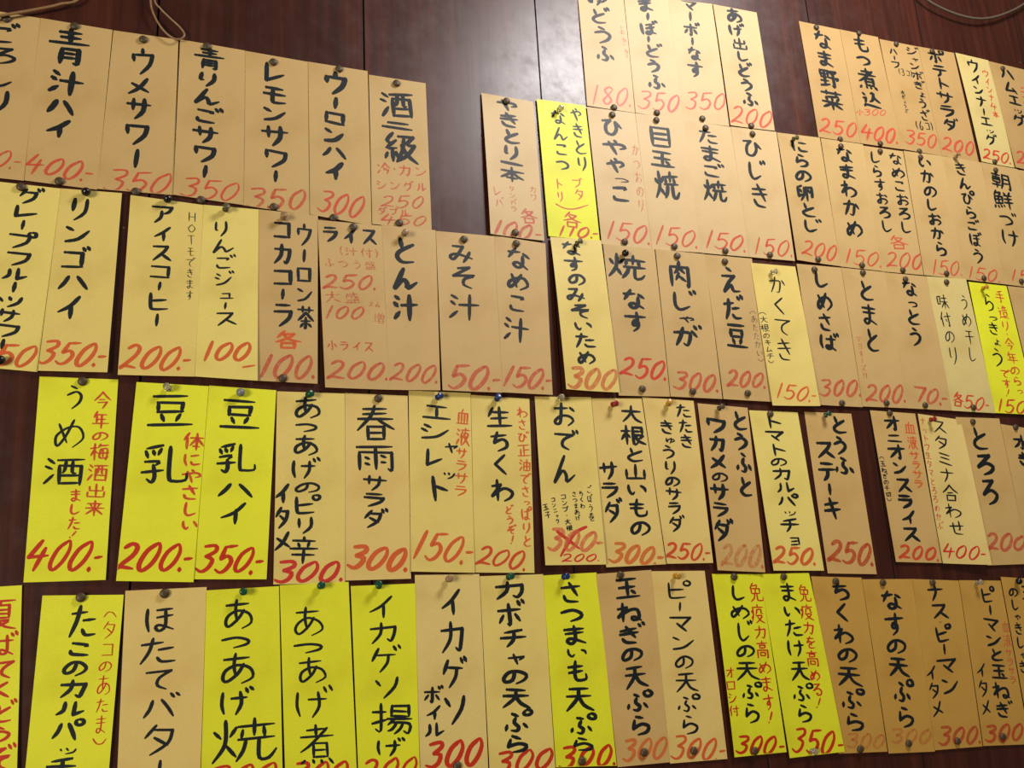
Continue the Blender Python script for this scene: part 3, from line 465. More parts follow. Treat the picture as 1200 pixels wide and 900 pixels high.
dict(q=[(0.7029, 0.687), (0.7846, 0.6894), (0.7894, 0.4838), (0.708, 0.4818)], off=0.0018, curl=[0.00044, 0.00071, 0, 0.00018], cls='tan2', label='tan strip reading tamagoyaki (たまご焼) in black, priced 150 in red', group='menu strips in the row under the top right row', cols=[('T', 'た9ま9ご8焼12', (0.487, 0.03), (0.441, 0.618), 0.04178, 'k', 0.00524), ('Q', '150.', (0.092, 0.891), (0.967, 0.906), 0.02907, 'rs', 0.00305)], vert=[1, 0]),
dict(q=[(0.7839, 0.6897), (0.8666, 0.6943), (0.8672, 0.4855), (0.7887, 0.4837)], off=0.0023, curl=[0.00045, 0.00093, 0, 2e-05], cls='tan2', label='tan strip reading hijiki (ひじき) in black, priced 150 in red', group='menu strips in the row under the top right row', cols=[('T', 'ひ11じ11き13', (0.418, 0.062), (0.39, 0.635), 0.03938, 'k', 0.00544), ('Q', '150.', (0.086, 0.909), (0.999, 0.912), 0.02838, 'rs', 0.00292)], vert=[1, 0]),
dict(q=[(0.8681, 0.694), (0.9494, 0.6983), (0.9498, 0.4853), (0.87, 0.4867)], off=0.0018, curl=[0.003, 0.001, 0.001, 0.0004], cls='tan', label='tan strip reading nira no tamagotoji (にらの卵とじ) in black, priced 200 in red', group='menu strips in the row under the top right row', cols=[('T', 'に8ら8の8卵10と8じ8', (0.47, 0.029), (0.432, 0.78), 0.03623, 'k', 0.00531), ('Q', '200', (0.17, 0.889), (0.983, 0.911), 0.029, 'rs', 0.00326)], vert=[1, 0]),
dict(q=[(0.9506, 0.6974), (1.034, 0.6999), (1.0297, 0.4855), (0.9506, 0.4853)], off=0.0023, curl=[0.00027, 0.00096, 0, 0.00014], cls='tan', label='tan strip reading namawakame (なまわかめ) in black, priced 150 in red', group='menu strips in the row under the top right row', cols=[('T', 'な9ま8わ9か9め10', (0.516, 0.031), (0.463, 0.775), 0.03783, 'k', 0.00549), ('Q', '150.', (0.113, 0.912), (1.04, 0.917), 0.02682, 'rs', 0.00285)], vert=[1, 0]),
dict(q=[(1.0345, 0.6977), (1.1164, 0.7005), (1.1134, 0.4871), (1.0305, 0.4855)], off=0.0018, curl=[0.00022, 0.00052, 0, 0.00042], cls='tan', label='tan strip reading nameko and shirasu oroshi (なめこおろし/しらすおろし) in black, priced 200 each in red', group='menu strips in the row under the top right row', cols=[('T', 'なめこおろし', (0.773, 0.018), (0.757, 0.692), 0.0293, 'k', 0.0041), ('T', 'しらすおろし', (0.249, 0.034), (0.275, 0.696), 0.02757, 'k', 0.0041), ('N', '各', (0.201, 0.765), (0.787, 0.759), 0.02448, 'rs', 0.00268), ('Q', '200', (0.138, 0.9), (1.053, 0.898), 0.02879, 'rs', 0.00295)], vert=[1, 1, 0, 0]),
dict(q=[(1.1175, 0.7014), (1.2013, 0.7048), (1.1989, 0.4879), (1.1143, 0.4872)], off=0.0023, curl=[0.00012, 0.00039, 0, 0.0002], cls='tan', label='tan strip reading ika no shiokara (いかのしおから) in black, priced 150 in red', group='menu strips in the row under the top right row', cols=[('T', 'い6か8の7し7お7か7ら8', (0.494, 0.032), (0.512, 0.842), 0.03418, 'k', 0.00487), ('Q', '150.', (0.193, 0.927), (0.982, 0.92), 0.02638, 'rs', 0.00276)], vert=[1, 0]),
dict(q=[(1.2013, 0.7048), (1.2886, 0.7062), (1.2852, 0.4875), (1.1989, 0.4879)], off=0.0018, curl=[0.001, 0.00053, 0, 0.00051], cls='tan', label='tan strip reading kinpira gobou (きんぴらごぼう) in black, priced 150 in red', group='menu strips in the row under the top right row', cols=[('T', 'き8ん7ぴ8ら7ご6ぼ8う8', (0.442, 0.022), (0.441, 0.861), 0.03355, 'k', 0.00467), ('Q', '150.', (0.078, 0.937), (0.936, 0.944), 0.02387, 'rs', 0.00255)], vert=[1, 0]),
dict(q=[(1.2886, 0.7062), (1.3723, 0.7056), (1.3811, 0.4866), (1.2852, 0.4875)], off=0.0023, curl=[0.0002, 0.0004, 0, 0.00039], cls='tan', label='tan strip reading chousenzuke (朝鮮づけ) in black, priced 150 in red', group='menu strips in the row under the top right row', cols=[('T', '朝10鮮11づ9け10', (0.426, 0.055), (0.365, 0.691), 0.0464, 'k', 0.00512), ('Q', '150', (0.158, 0.914), (0.96, 0.912), 0.02414, 'rs', 0.00261)], vert=[1, 0]),
dict(q=[(1.3721, 0.7047), (1.4659, 0.7075), (1.4722, 0.4854), (1.3821, 0.4867)], off=0.0018, curl=[0.00106, 0.00054, 0.00103, 7e-05], cls='tan', label='tan strip reading sayaen (さやえん) in black, cut off by the photo edge', group='menu strips in the row under the top right row', cols=[('T', 'さ9や9え9ん9', (0.622, 0.084), (0.512, 0.7), 0.04478, 'k', 0.00529), ('Q', '150', (0.204, 0.922), (0.969, 0.925), 0.02441, 'rs', 0.003)], vert=[1, 0]),
dict(q=[(-0.0988, 0.2644), (-0.0261, 0.2647), (-0.0273, 0.0615), (-0.0986, 0.0615)], off=0.0007, curl=[0.00064, 0.00023, 0.00213, 0.0005], cls='yellow', label='bright yellow strip reading umeshu (うめ酒) in black, priced 400 in red', group='menu strips in the fourth row', cols=[('T', 'う', (0.459, 0.026), (0.472, 0.167), 0.02296, 'k', 0.00274), ('T', 'め', (0.432, 0.184), (0.424, 0.378), 0.0352, 'k', 0.00274), ('T', '酒', (0.415, 0.391), (0.402, 0.555), 0.03673, 'k', 0.00355), ('N', '今9年9の5梅9酒9出7来8', (0.814, 0.061), (0.811, 0.701), 0.01836, 'r', 0.0021), ('N', 'ま9し8た9!5', (0.562, 0.557), (0.552, 0.802), 0.01301, 'r', 0.0021), ('Q', '400.-', (0.036, 0.871), (0.95, 0.887), 0.03063, 'r2', 0.00355)], vert=[1, 1, 1, 1, 1, 0]),
dict(q=[(-0.0085, 0.2628), (0.0631, 0.2615), (0.054, 0.0565), (-0.0179, 0.0602)], off=0.0012, curl=[0.00022, 0.00033, 0.00213, 0.00039], cls='yellow', label='bright yellow strip reading tounyuu alone (豆乳) in black, priced 200 in red', group='menu strips in the fourth row', cols=[('T', '豆15', (0.452, 0.04), (0.484, 0.246), 0.0459, 'k', 0.00424), ('T', '乳', (0.502, 0.299), (0.512, 0.535), 0.0541, 'k', 0.00424), ('N', '体11に9や9さ9し9い7', (0.842, 0.244), (0.872, 0.753), 0.01967, 'r', 0.00289), ('Q', '200.-', (-0.011, 0.882), (0.969, 0.882), 0.02986, 'r2', 0.0039)], vert=[1, 1, 1, 0]),
dict(q=[(0.0635, 0.2624), (0.1336, 0.2602), (0.1258, 0.0571), (0.0543, 0.0595)], off=0.0007, curl=[0.00097, 0.00041, 0.00085, 0.00018], cls='yellow', label='bright yellow strip reading tounyuu hai (豆乳ハイ) in black, priced 350 in red', group='menu strips in the fourth row', cols=[('T', '豆14', (0.493, 0.048), (0.483, 0.243), 0.04326, 'k', 0.00442), ('T', '乳', (0.479, 0.289), (0.487, 0.47), 0.04499, 'k', 0.00407), ('T', 'ハ8イ11', (0.492, 0.497), (0.499, 0.739), 0.0398, 'k', 0.00442), ('Q', '350.-', (0.035, 0.895), (0.95, 0.906), 0.03075, 'r2', 0.00389)], vert=[1, 1, 1, 0]),
dict(q=[(0.1345, 0.2589), (0.209, 0.2596), (0.2081, 0.0504), (0.1328, 0.0516)], off=0.0012, curl=[0.00095, 0.00033, 0, 0.00021], cls='cream', label='pale yellow strip reading atsuage no pirikara itame (あつあげのピリ辛イタメ) in black, priced 300 in red', group='menu strips in the fourth row', cols=[('T', 'あ10つ5あ9げ9の5ピ8リ7辛11', (0.442, 0.014), (0.429, 0.909), 0.03205, 'k', 0.00369), ('T', 'イ9タ9メ8', (0.103, 0.482), (0.12, 0.84), 0.02106, 'k', 0.00406), ('Q', '300.', (0.008, 0.937), (0.995, 0.942), 0.02324, 'r3', 0.00424)], vert=[1, 1, 0]),
dict(q=[(0.2094, 0.2603), (0.2822, 0.2601), (0.2803, 0.0525), (0.2082, 0.053)], off=0.0007, curl=[0.0005, 0.0005, 0.00138, 0.00055], cls='cream4', label='pale buff strip reading harusame sarada (春雨サラダ) in black, priced 300 in red', group='menu strips in the fourth row', cols=[('T', '春13雨10', (0.489, 0.051), (0.472, 0.444), 0.04641, 'k', 0.00423), ('T', 'サ9ラ8ダ11', (0.459, 0.444), (0.425, 0.741), 0.02901, 'k', 0.00385), ('Q', '300.', (0.046, 0.876), (0.991, 0.905), 0.02676, 'o', 0.00519)], vert=[1, 1, 0]),
dict(q=[(0.2835, 0.2663), (0.3594, 0.2664), (0.3542, 0.0566), (0.2802, 0.0602)], off=0.0012, curl=[0.00019, 1e-05, 0.00239, 0.00053], cls='cream', label='pale yellow strip reading esharetto (エシャレット) in black, priced 150 in red', group='menu strips in the fourth row', cols=[('T', 'エ8シ8', (0.425, 0.068), (0.403, 0.288), 0.0388, 'k', 0.00401), ('T', 'ャ', (0.624, 0.266), (0.619, 0.363), 0.02859, 'k', 0.00401), ('T', 'レ', (0.388, 0.322), (0.371, 0.438), 0.02655, 'k', 0.00441), ('T', 'ッ', (0.603, 0.43), (0.572, 0.502), 0.02655, 'k', 0.00421), ('T', 'ト', (0.424, 0.47), (0.458, 0.63), 0.02859, 'k', 0.00501), ('N', '血9液10サ6ラ6サ6ラ6', (0.875, 0.091), (0.808, 0.594), 0.01634, 'o', 0.00221), ('Q', '150.-', (0.049, 0.851), (0.993, 0.889), 0.03347, 'o', 0.00401)], vert=[1, 1, 1, 1, 1, 1, 0]),
dict(q=[(0.3599, 0.2644), (0.4353, 0.2626), (0.4284, 0.0543), (0.3547, 0.057)], off=0.0007, curl=[0.00118, 0.00052, 0, 0.00057], cls='cream', label='pale yellow strip reading nama chikuwa (生ちくわ) in black, priced 200 in red', group='menu strips in the fourth row', cols=[('T', '生10ち9く10わ10', (0.45, 0.051), (0.498, 0.618), 0.03113, 'k', 0.00416), ('N', 'わ6さ6び6正7油7で6さ6っ4ぱ7り6と6', (0.869, 0.049), (0.891, 0.862), 0.01503, 'o', 0.00208), ('N', 'どうぞ!', (0.584, 0.626), (0.653, 0.849), 0.01288, 'o', 0.00208), ('Q', '200.', (0.054, 0.903), (0.892, 0.937), 0.02321, 'r4', 0.00312)], vert=[1, 1, 1, 0]),
dict(q=[(0.4423, 0.2656), (0.5194, 0.2679), (0.5198, 0.061), (0.441, 0.0624)], off=0.0012, curl=[0.002, 0.004, 0.003, 0.0005], cls='cream', label='pale yellow strip reading oden (おでん) in black, priced 300 crossed out and 200 below in red', group='menu strips in the fourth row', cols=[('T', 'お10で8ん12', (0.527, 0.024), (0.405, 0.548), 0.03425, 'k', 0.00436), ('N', 'ごぼう巻', (0.818, 0.537), (0.83, 0.753), 0.00742, 'k', 0.0012), ('N', 'ちくわ', (0.671, 0.568), (0.692, 0.678), 0.00685, 'k', 0.0012), ('N', 'さつまあげ', (0.56, 0.573), (0.598, 0.748), 0.00685, 'k', 0.0012), ('N', 'コンブ・大根', (0.368, 0.588), (0.442, 0.807), 0.00856, 'k', 0.00131), ('N', 'コンニャク', (0.192, 0.608), (0.257, 0.765), 0.00628, 'k', 0.0012), ('N', '玉子', (0.057, 0.643), (0.106, 0.735), 0.00799, 'k', 0.00131), ('Q', '300-', (0.08, 0.851), (0.979, 0.873), 0.027, 'po', 0.00479), ('X', [(0.228, 0.807), (0.417, 0.861), (0.579, 0.908)], 0, 0, 0, 'r3', 0.00457), ('X', [(0.721, 0.783), (0.526, 0.817), (0.369, 0.891), (0.259, 0.949)], 0, 0, 0, 'r3', 0.00457), ('Q', '200.', (0.272, 0.958), (0.9, 0.961), 0.00935, 'r3', 0.00196)], vert=[1, 1, 1, 1, 1, 1, 1, 0, 0, 0, 0]),
dict(q=[(0.5202, 0.2666), (0.5922, 0.2695), (0.6049, 0.0593), (0.5217, 0.0579)], off=0.0007, curl=[0.0008, 0.00062, 0.00115, 0.0002], cls='cream4', label='pale buff strip reading daikon to yamaimo sarada (大根と山いものサラダ) in black, priced 300 in red', group='menu strips in the fourth row', cols=[('T', '大9根10と7山8い7も9の8', (0.751, 0.037), (0.628, 0.839), 0.03489, 'k', 0.00452), ('T', 'サ9ラ8ダ11', (0.196, 0.381), (0.216, 0.754), 0.02768, 'k', 0.00452), ('Q', '300.-', (0.086, 0.914), (0.978, 0.958), 0.02546, 'o2', 0.00452)], vert=[1, 1, 0]),
dict(q=[(0.5931, 0.2709), (0.6699, 0.2691), (0.671, 0.0589), (0.6049, 0.0597)], off=0.0012, curl=[0.001, 0.003, 0.002, 0.0004], cls='cream4', label='pale buff strip reading tataki kyuuri sarada (たたききゅうりのサラダ) in black, priced 250 in red', group='menu strips in the fourth row', cols=[('T', 'た9た9き9', (0.789, 0.021), (0.765, 0.312), 0.02266, 'k', 0.00351), ('T', 'き8ゅ5う8り8の6サ7ラ7ダ9', (0.408, 0.132), (0.315, 0.822), 0.02518, 'k', 0.00374), ('Q', '250.-', (0.01, 0.921), (0.968, 0.939), 0.02281, 'r4', 0.00351)], vert=[1, 1, 0]),
dict(q=[(0.6761, 0.2661), (0.7546, 0.2629), (0.7476, 0.0449), (0.6761, 0.0497)], off=0.0007, curl=[0.003, 0.003, 0.003, 0.0008], cls='tan4', label='tan strip reading toufu to wakame sarada (とうふとワカメのサラダ) in black, priced 200 in very pale orange', group='menu strips in the fourth row', cols=[('T', 'と9う8ふ10と9', (0.802, 0.022), (0.776, 0.565), 0.0289, 'k', 0.00532), ('T', 'ワ9カ9メ9の6サ9ラ8ダ12', (0.328, 0.077), (0.201, 0.842), 0.03021, 'k', 0.0058), ('Q', '200.', (0.106, 0.907), (1.02, 0.91), 0.03002, 'f2', 0.00483)], vert=[1, 1, 0]),
dict(q=[(0.7562, 0.2594), (0.8368, 0.2592), (0.8424, 0.0443), (0.7618, 0.0467)], off=0.0012, curl=[0.002, 0.002, 0.002, 0.0005], cls='cream2', label='pale yellow strip reading tomato no karupaccho (トマトのカルパッチョ) in black, priced 250 in red', group='menu strips in the fourth row', cols=[('T', 'ト8マ8ト8の6カ8ル7パ8ッ5チ9ョ8', (0.455, 0.027), (0.469, 0.861), 0.03474, 'k', 0.00401), ('Q', '250.', (0.045, 0.903), (0.887, 0.917), 0.02492, 'o', 0.00427)], vert=[1, 0]),
dict(q=[(0.8487, 0.2606), (0.9308, 0.2606), (0.9321, 0.037), (0.8502, 0.0407)], off=0.0007, curl=[2e-05, 0.00089, 0.00093, 0.00018], cls='tan4', label='tan strip reading toufu suteeki (とうふステーキ) in black, priced 250 in red', group='menu strips in the fourth row', cols=[('T', 'と10う10ふ10', (0.681, 0.01), (0.663, 0.407), 0.03661, 'k', 0.00574), ('T', 'ス9テ9ー6キ10', (0.311, 0.173), (0.292, 0.685), 0.03368, 'k', 0.006), ('Q', '250.', (0.084, 0.862), (1.007, 0.887), 0.03139, 'p2', 0.00548)], vert=[1, 1, 0]),
dict(q=[(0.9655, 0.2667), (1.0495, 0.2645), (1.0513, 0.0486), (0.9681, 0.0524)], off=0.0012, curl=[0.0008, 0.00063, 0.00139, 0.00056], cls='tan4', label='tan strip reading onion suraisu (オニオンスライス) in black, priced 200 in red', group='menu strips in the fourth row', cols=[('T', 'オ9ニ6オ9ン8ス9ラ8イ8ス9', (0.441, 0.025), (0.434, 0.878), 0.03283, 'k', 0.00548), ('N', '血9液10サ6ラ6サ6ラ6', (0.823, 0.057), (0.811, 0.516), 0.02032, 'o', 0.00247), ('N', '︵5玉7ね6ぎ6の6千6切6︶5', (0.076, 0.305), (0.083, 0.616), 0.01094, 'k', 0.00151), ('Q', '200.', (0.093, 0.93), (0.976, 0.945), 0.02165, 'r4', 0.00411)], vert=[1, 1, 1, 0]),
dict(q=[(1.0552, 0.2647), (1.1376, 0.2583), (1.1359, 0.0431), (1.0504, 0.0481)], off=0.0007, curl=[0.001, 0.01, 0.004, 0.0006], cls='cream5', label='cream strip reading sutamina awase (スタミナ合わせ) in black, priced 400 in red', group='menu strips in the fourth row', cols=[('T', 'ス8タ8ミ8ナ8合9わ8せ8', (0.466, 0.016), (0.421, 0.819), 0.03083, 'k', 0.00283), ('N', 'ナットウ生タマとろろめかぶ', (0.088, 0.02), (0.081, 0.786), 0.01136, 'p', 0.0017), ('Q', '400-', (0.053, 0.914), (0.932, 0.929), 0.02217, 'r3', 0.00283)], vert=[1, 1, 0]),
dict(q=[(1.1282, 0.2619), (1.2175, 0.2625), (1.2201, 0.0428), (1.1364, 0.043)], off=0.0012, curl=[0.00057, 0.00094, 0.00127, 0.00012], cls='tan4', label='tan strip reading tororo (とろろ) in black, priced 200 in red', group='menu strips in the fourth row', cols=[('T', 'と10ろ9ろ11', (0.467, 0.055), (0.42, 0.615), 0.04321, 'k', 0.00647), ('Q', '200', (0.098, 0.841), (1.037, 0.864), 0.02749, 'p', 0.005)], vert=[1, 0]),
dict(q=[(1.2189, 0.2541), (1.3082, 0.2458), (1.3093, 0.0353), (1.2209, 0.0428)], off=0.0007, curl=[0.00064, 0.00098, 0.00093, 0.00048], cls='tan4', label='tan strip reading mizu gyouza (水ぎょうざ) in black, cut off by the photo edge', group='menu strips in the fourth row', cols=[('T', '水10ぎ10ょ8う10ざ10', (0.42, 0.055), (0.433, 0.653), 0.03873, 'k', 0.006), ('Q', '200', (0.148, 0.848), (1.024, 0.848), 0.02807, 'p', 0.0045)], vert=[1, 0]),
dict(q=[(-0.1681, 0.0569), (-0.0998, 0.0591), (-0.0912, -0.1194), (-0.1619, -0.1145)], off=0.0018, curl=[0.00111, 0.00097, 0.00216, 0.0], cls='yellow', label='bright yellow strip reading natsubate (夏ばてくどうぞ) in red, no price', group='menu strips in the bottom row', cols=[('N', '夏17ば13て11く9ど12う9ぞ13', (0.785, 0.057), (0.811, 0.924), 0.02589, 'r2', 0.00285)], vert=[1]),
dict(q=[(-0.0817, 0.0488), (-0.0103, 0.0468), (-0.0161, -0.1372), (-0.0859, -0.1314)], off=0.0023, curl=[0.00075, 0.00104, 0.00069, 0.00016], cls='yellow', label='bright yellow strip reading tako no karupaccho (たこのカルパッチョ) in black, foot below the frame', group='menu strips in the bottom row', cols=[('T', 'た17こ8の9カ9ル8パ11ッ5チ10ョ6', (0.527, 0.038), (0.408, 0.973), 0.02778, 'k', 0.00372), ('N', '︵5タ9コ8の6あ10た7ま9︶5', (0.86, 0.07), (0.837, 0.761), 0.01389, 'r2', 0.00119)], vert=[1, 1]),
dict(q=[(-0.009, 0.0505), (0.0669, 0.0514), (0.0658, -0.1464), (-0.0079, -0.1403)], off=0.0018, curl=[0.00032, 0.00063, 0.0014, 0.00028], cls='cream4', label='pale buff strip reading hotate bataa (ほたてバター) in black, foot below the frame', group='menu strips in the bottom row', cols=[('T', 'ほ12た12て10バ11タ13ー10', (0.421, 0.074), (0.509, 0.937), 0.03577, 'k', 0.00329)], vert=[1]),
dict(q=[(0.0669, 0.048), (0.1384, 0.0497), (0.1441, -0.1482), (0.0665, -0.142)], off=0.0023, curl=[0.00093, 0.0, 0.0007, 8e-05], cls='yellow2', label='bright yellow strip reading atsuage yaki (あつあげ焼) in black, priced 300 partly out of frame in red', group='menu strips in the bottom row', cols=[('T', 'あ17つ9あ17げ14', (0.432, 0.041), (0.424, 0.643), 0.03792, 'k', 0.00361), ('T', '焼', (0.478, 0.636), (0.483, 0.877), 0.06429, 'k', 0.00377), ('Q', '300.', (0.101, 0.925), (0.993, 0.916), 0.02119, 'r2', 0.00328)], vert=[1, 1, 0]),
dict(q=[(0.1393, 0.0505), (0.2114, 0.0515), (0.2183, -0.1556), (0.1466, -0.1493)], off=0.0018, curl=[0.00015, 8e-05, 0.00245, 0.00051], cls='yellow2', label='bright yellow strip reading atsuage ni (あつあげ煮) in black, priced 300 partly out of frame in red', group='menu strips in the bottom row', cols=[('T', 'あ13つ6あ11げ13', (0.4, 0.102), (0.406, 0.676), 0.0385, 'k', 0.00309), ('T', '煮', (0.442, 0.68), (0.445, 0.889), 0.042, 'k', 0.00309), ('Q', '300.', (0.088, 0.918), (0.938, 0.913), 0.02186, 'r2', 0.00343)], vert=[1, 1, 0]),
dict(q=[(0.2136, 0.047), (0.2846, 0.0472), (0.2838, -0.1637), (0.22, -0.1582)], off=0.0023, curl=[0.0001, 0.0006, 0.0012, 0.00019], cls='yellow2', label='bright yellow strip reading ikageso age (イカゲソ揚げ) in black, priced 200 partly out of frame in red', group='menu strips in the bottom row', cols=[('T', 'イ10カ9ゲ11ソ9', (0.462, 0.045), (0.533, 0.57), 0.03509, 'k', 0.00339), ('T', '揚', (0.587, 0.579), (0.584, 0.746), 0.04802, 'k', 0.00357), ('T', 'げ', (0.5, 0.749), (0.504, 0.842), 0.03879, 'k', 0.00339), ('Q', '200', (0.055, 0.897), (0.98, 0.894), 0.02239, 'r2', 0.00321)], vert=[1, 1, 1, 0]),
dict(q=[(0.2848, 0.0564), (0.3603, 0.0551), (0.3605, -0.167), (0.2834, -0.1603)], off=0.0018, curl=[0.00042, 0.00078, 0, 0.00035], cls='cream5', label='cream strip reading ikageso boiru (イカゲソボイル) in black, priced 300 in red', group='menu strips in the bottom row', cols=[('T', 'イ11カ13ゲ12ソ12', (0.523, 0.062), (0.568, 0.733), 0.03211, 'k', 0.00427), ('T', 'ボ9イ8ル8', (0.223, 0.535), (0.24, 0.782), 0.02335, 'k', 0.00353), ('Q', '300', (0.1, 0.858), (0.946, 0.845), 0.02746, 'r2', 0.00427)], vert=[1, 1, 0]),
dict(q=[(0.3606, 0.0526), (0.4387, 0.0525), (0.4387, -0.1685), (0.3616, -0.1629)], off=0.0023, curl=[0.00043, 0.00023, 0.00122, 7e-05], cls='cream', label='pale yellow strip reading kabocha tenpura (カボチャの天ぷら) in black, priced 300 in red', group='menu strips in the bottom row', cols=[('T', 'カ9ボ12チ9ャ8の8天10ぷ10ら8', (0.455, 0.025), (0.443, 0.878), 0.03702, 'k', 0.00465), ('Q', '300', (0.076, 0.917), (0.993, 0.904), 0.02368, 'r2', 0.00387)], vert=[1, 0]),
dict(q=[(0.4386, 0.051), (0.5082, 0.0523), (0.5152, -0.1631), (0.4401, -0.1572)], off=0.0018, curl=[0.00067, 0.00086, 0, 0.00023], cls='yellow2', label='bright yellow strip reading satsumaimo tenpura (さつまいも天ぷら) in black, priced 300 in red', group='menu strips in the bottom row', cols=[('T', 'さ10つ8ま9い5も10天12ぷ9ら6', (0.487, 0.038), (0.472, 0.928), 0.03687, 'k', 0.00444), ('Q', '300.', (0.058, 0.954), (1.025, 0.949), 0.02437, 'r2', 0.00403)], vert=[1, 0]),
dict(q=[(0.5074, 0.0505), (0.5829, 0.0531), (0.5845, -0.1664), (0.5162, -0.1647)], off=0.0023, curl=[0.0001, 0.00021, 0, 0.00022], cls='tan4', label='tan strip reading tamanegi tenpura (玉ねぎの天ぷら) in black, priced 300 in orange', group='menu strips in the bottom row', cols=[('T', '玉11ね9ぎ9の7天11ぷ9ら9', (0.507, 0.017), (0.516, 0.861), 0.03651, 'k', 0.00481), ('Q', '300', (0.121, 0.92), (0.984, 0.927), 0.02591, 'o2', 0.00398)], vert=[1, 0]),
dict(q=[(0.5831, 0.0515), (0.6593, 0.0498), (0.6634, -0.1706), (0.5848, -0.1679)], off=0.0018, curl=[0.00073, 0.00094, 0, 0.00023], cls='cream4', label='pale buff strip reading piiman tenpura (ピーマンの天ぷら) in black, priced 300 in red', group='menu strips in the bottom row', cols=[('T', 'ピ10ー6マ10ン9の8天11ぷ9ら10', (0.452, 0.05), (0.385, 0.87), 0.03586, 'k', 0.00347), ('Q', '300.-', (0.056, 0.918), (0.988, 0.956), 0.02751, 'o', 0.00368)], vert=[1, 0]),
dict(q=[(0.6692, 0.0455), (0.7413, 0.043), (0.7492, -0.1713), (0.672, -0.1695)], off=0.0023, curl=[0.004, 0.001, 0, 0.0006], cls='yellow2', label='bright yellow strip reading shimeji tenpura (しめじの天ぷら) in black, priced 300 in red', group='menu strips in the bottom row', cols=[('T', 'し8め8じ10の7天10ぷ8ら10', (0.484, 0.06), (0.439, 0.839), 0.03154, 'k', 0.00406), ('N', '免10疫10力7高9め7ま8す8!6', (0.849, 0.045), (0.782, 0.847), 0.02145, 'r2', 0.00226), ('N', 'オロシ付', (0.097, 0.518), (0.096, 0.791), 0.01514, 'r2', 0.0018), ('Q', '300.-', (0.059, 0.934), (0.984, 0.967), 0.02319, 'r2', 0.00361)], vert=[1, 1, 1, 0]),
dict(q=[(0.7413, 0.043), (0.8193, 0.0423), (0.8361, -0.1792), (0.7519, -0.1784)], off=0.0018, curl=[0.002, 0.003, 0.001, 0.0006], cls='yellow2', label='bright yellow strip reading maitake tenpura (まいたけ天ぷら) in black, priced 350 in red', group='menu strips in the bottom row', cols=[('T', 'ま10い7た9け9天11ぷ9ら9', (0.519, 0.048), (0.39, 0.832), 0.03186, 'k', 0.00398), ('N', '免10疫9力7を7高9め7る7!6', (0.832, 0.061), (0.681, 0.762), 0.01991, 'r2', 0.00222), ('Q', '350.-', (0.098, 0.905), (1.01, 0.961), 0.03092, 'r2', 0.00374)], vert=[1, 1, 0]),
dict(q=[(0.8217, 0.0377), (0.9049, 0.0333), (0.9053, -0.1859), (0.8277, -0.1809)], off=0.0023, curl=[0.0005, 0.00083, 0, 0.00028], cls='gold', label='golden brown strip reading chikuwa tenpura (ちくわの天ぷら) in black, a red price almost faded away', group='menu strips in the bottom row', cols=[('T', 'ち10く10わ10の8天11ぷ10ら9', (0.527, 0.019), (0.392, 0.888), 0.03886, 'k', 0.00484), ('Q', '300', (0.196, 0.928), (0.995, 0.946), 0.01896, 'f2', 0.00363)], vert=[1, 0]),
dict(q=[(0.9059, 0.0311), (0.993, 0.0286), (0.9847, -0.1936), (0.9076, -0.1885)], off=0.0018, curl=[0.00029, 0.00064, 0, 0.00042], cls='gold', label='golden brown strip reading nasu tenpura (なすの天ぷら) in black, priced 300 almost faded away in red', group='menu strips in the bottom row', cols=[('T', 'な10す11の8天10ぷ11ら10', (0.514, 0.058), (0.447, 0.869), 0.03943, 'k', 0.00527), ('Q', '300', (0.092, 0.903), (0.987, 0.917), 0.01941, 'f2', 0.00376)], vert=[1, 0]),
dict(q=[(0.993, 0.0286), (1.0771, 0.0236), (1.0686, -0.1951), (0.9851, -0.192)], off=0.0023, curl=[9e-05, 0.00051, 0, 0.00026], cls='gold', label='golden brown strip reading nasu piiman itame (ナスピーマン/イタメ) in black, priced 300 in red', group='menu strips in the bottom row', cols=[('T', 'ナ9ス9・2ピ9ー6マ9ン10', (0.462, 0.024), (0.515, 0.702), 0.03362, 'k', 0.00442), ('T', 'イ8タ8メ8', (0.131, 0.509), (0.159, 0.82), 0.02292, 'k', 0.00338), ('Q', '300.', (0.109, 0.921), (1.009, 0.934), 0.0232, 'p2', 0.00442)], vert=[1, 1, 0]),
dict(q=[(1.0785, 0.0241), (1.1577, 0.0208), (1.156, -0.2007), (1.0704, -0.1948)], off=0.0018, curl=[0.00106, 0.00112, 0, 0.00022], cls='gold', label='golden brown strip reading piiman to tamanegi itame (ピーマンと玉ねぎ/イタメ) in black, priced 300 in red', group='menu strips in the bottom row', cols=[('T', 'ピ9ー6マ8ン7と7玉9ね9ぎ9', (0.622, 0.036), (0.561, 0.851), 0.03364, 'k', 0.0043), ('T', 'イ9タ10メ9', (0.186, 0.502), (0.175, 0.828), 0.02083, 'k', 0.00323), ('N', '血9液10サ6ラ6サ6ラ6', (0.933, 0.251), (0.863, 0.644), 0.01442, 'p', 0.00161), ('Q', '300.', (0.063, 0.931), (0.975, 0.925), 0.0237, 'p2', 0.0043)], vert=[1, 1, 1, 0]),
dict(q=[(1.159, 0.0262), (1.2591, 0.018), (1.2502, -0.2073), (1.1573, -0.202)], off=0.0023, curl=[0.00108, 0.00095, 0.0011, 0.00028], cls='gold', label='golden brown strip reading shakishaki (玉ねぎのしゃきしゃき) in black, cut off by the photo edge', group='menu strips in the bottom row', cols=[('T', 'の6し7ゃ5き7し7ゃ5き7', (0.186, 0.055), (0.132, 0.59), 0.02015, 'k', 0.00306), ('T', '玉ねぎ', (0.501, 0.032), (0.511, 0.382), 0.03022, 'k', 0.00418), ('Q', '300.', (0.153, 0.924), (0.979, 0.914), 0.02311, 'p2', 0.00418)], vert=[1, 1, 0])]
SURF = []
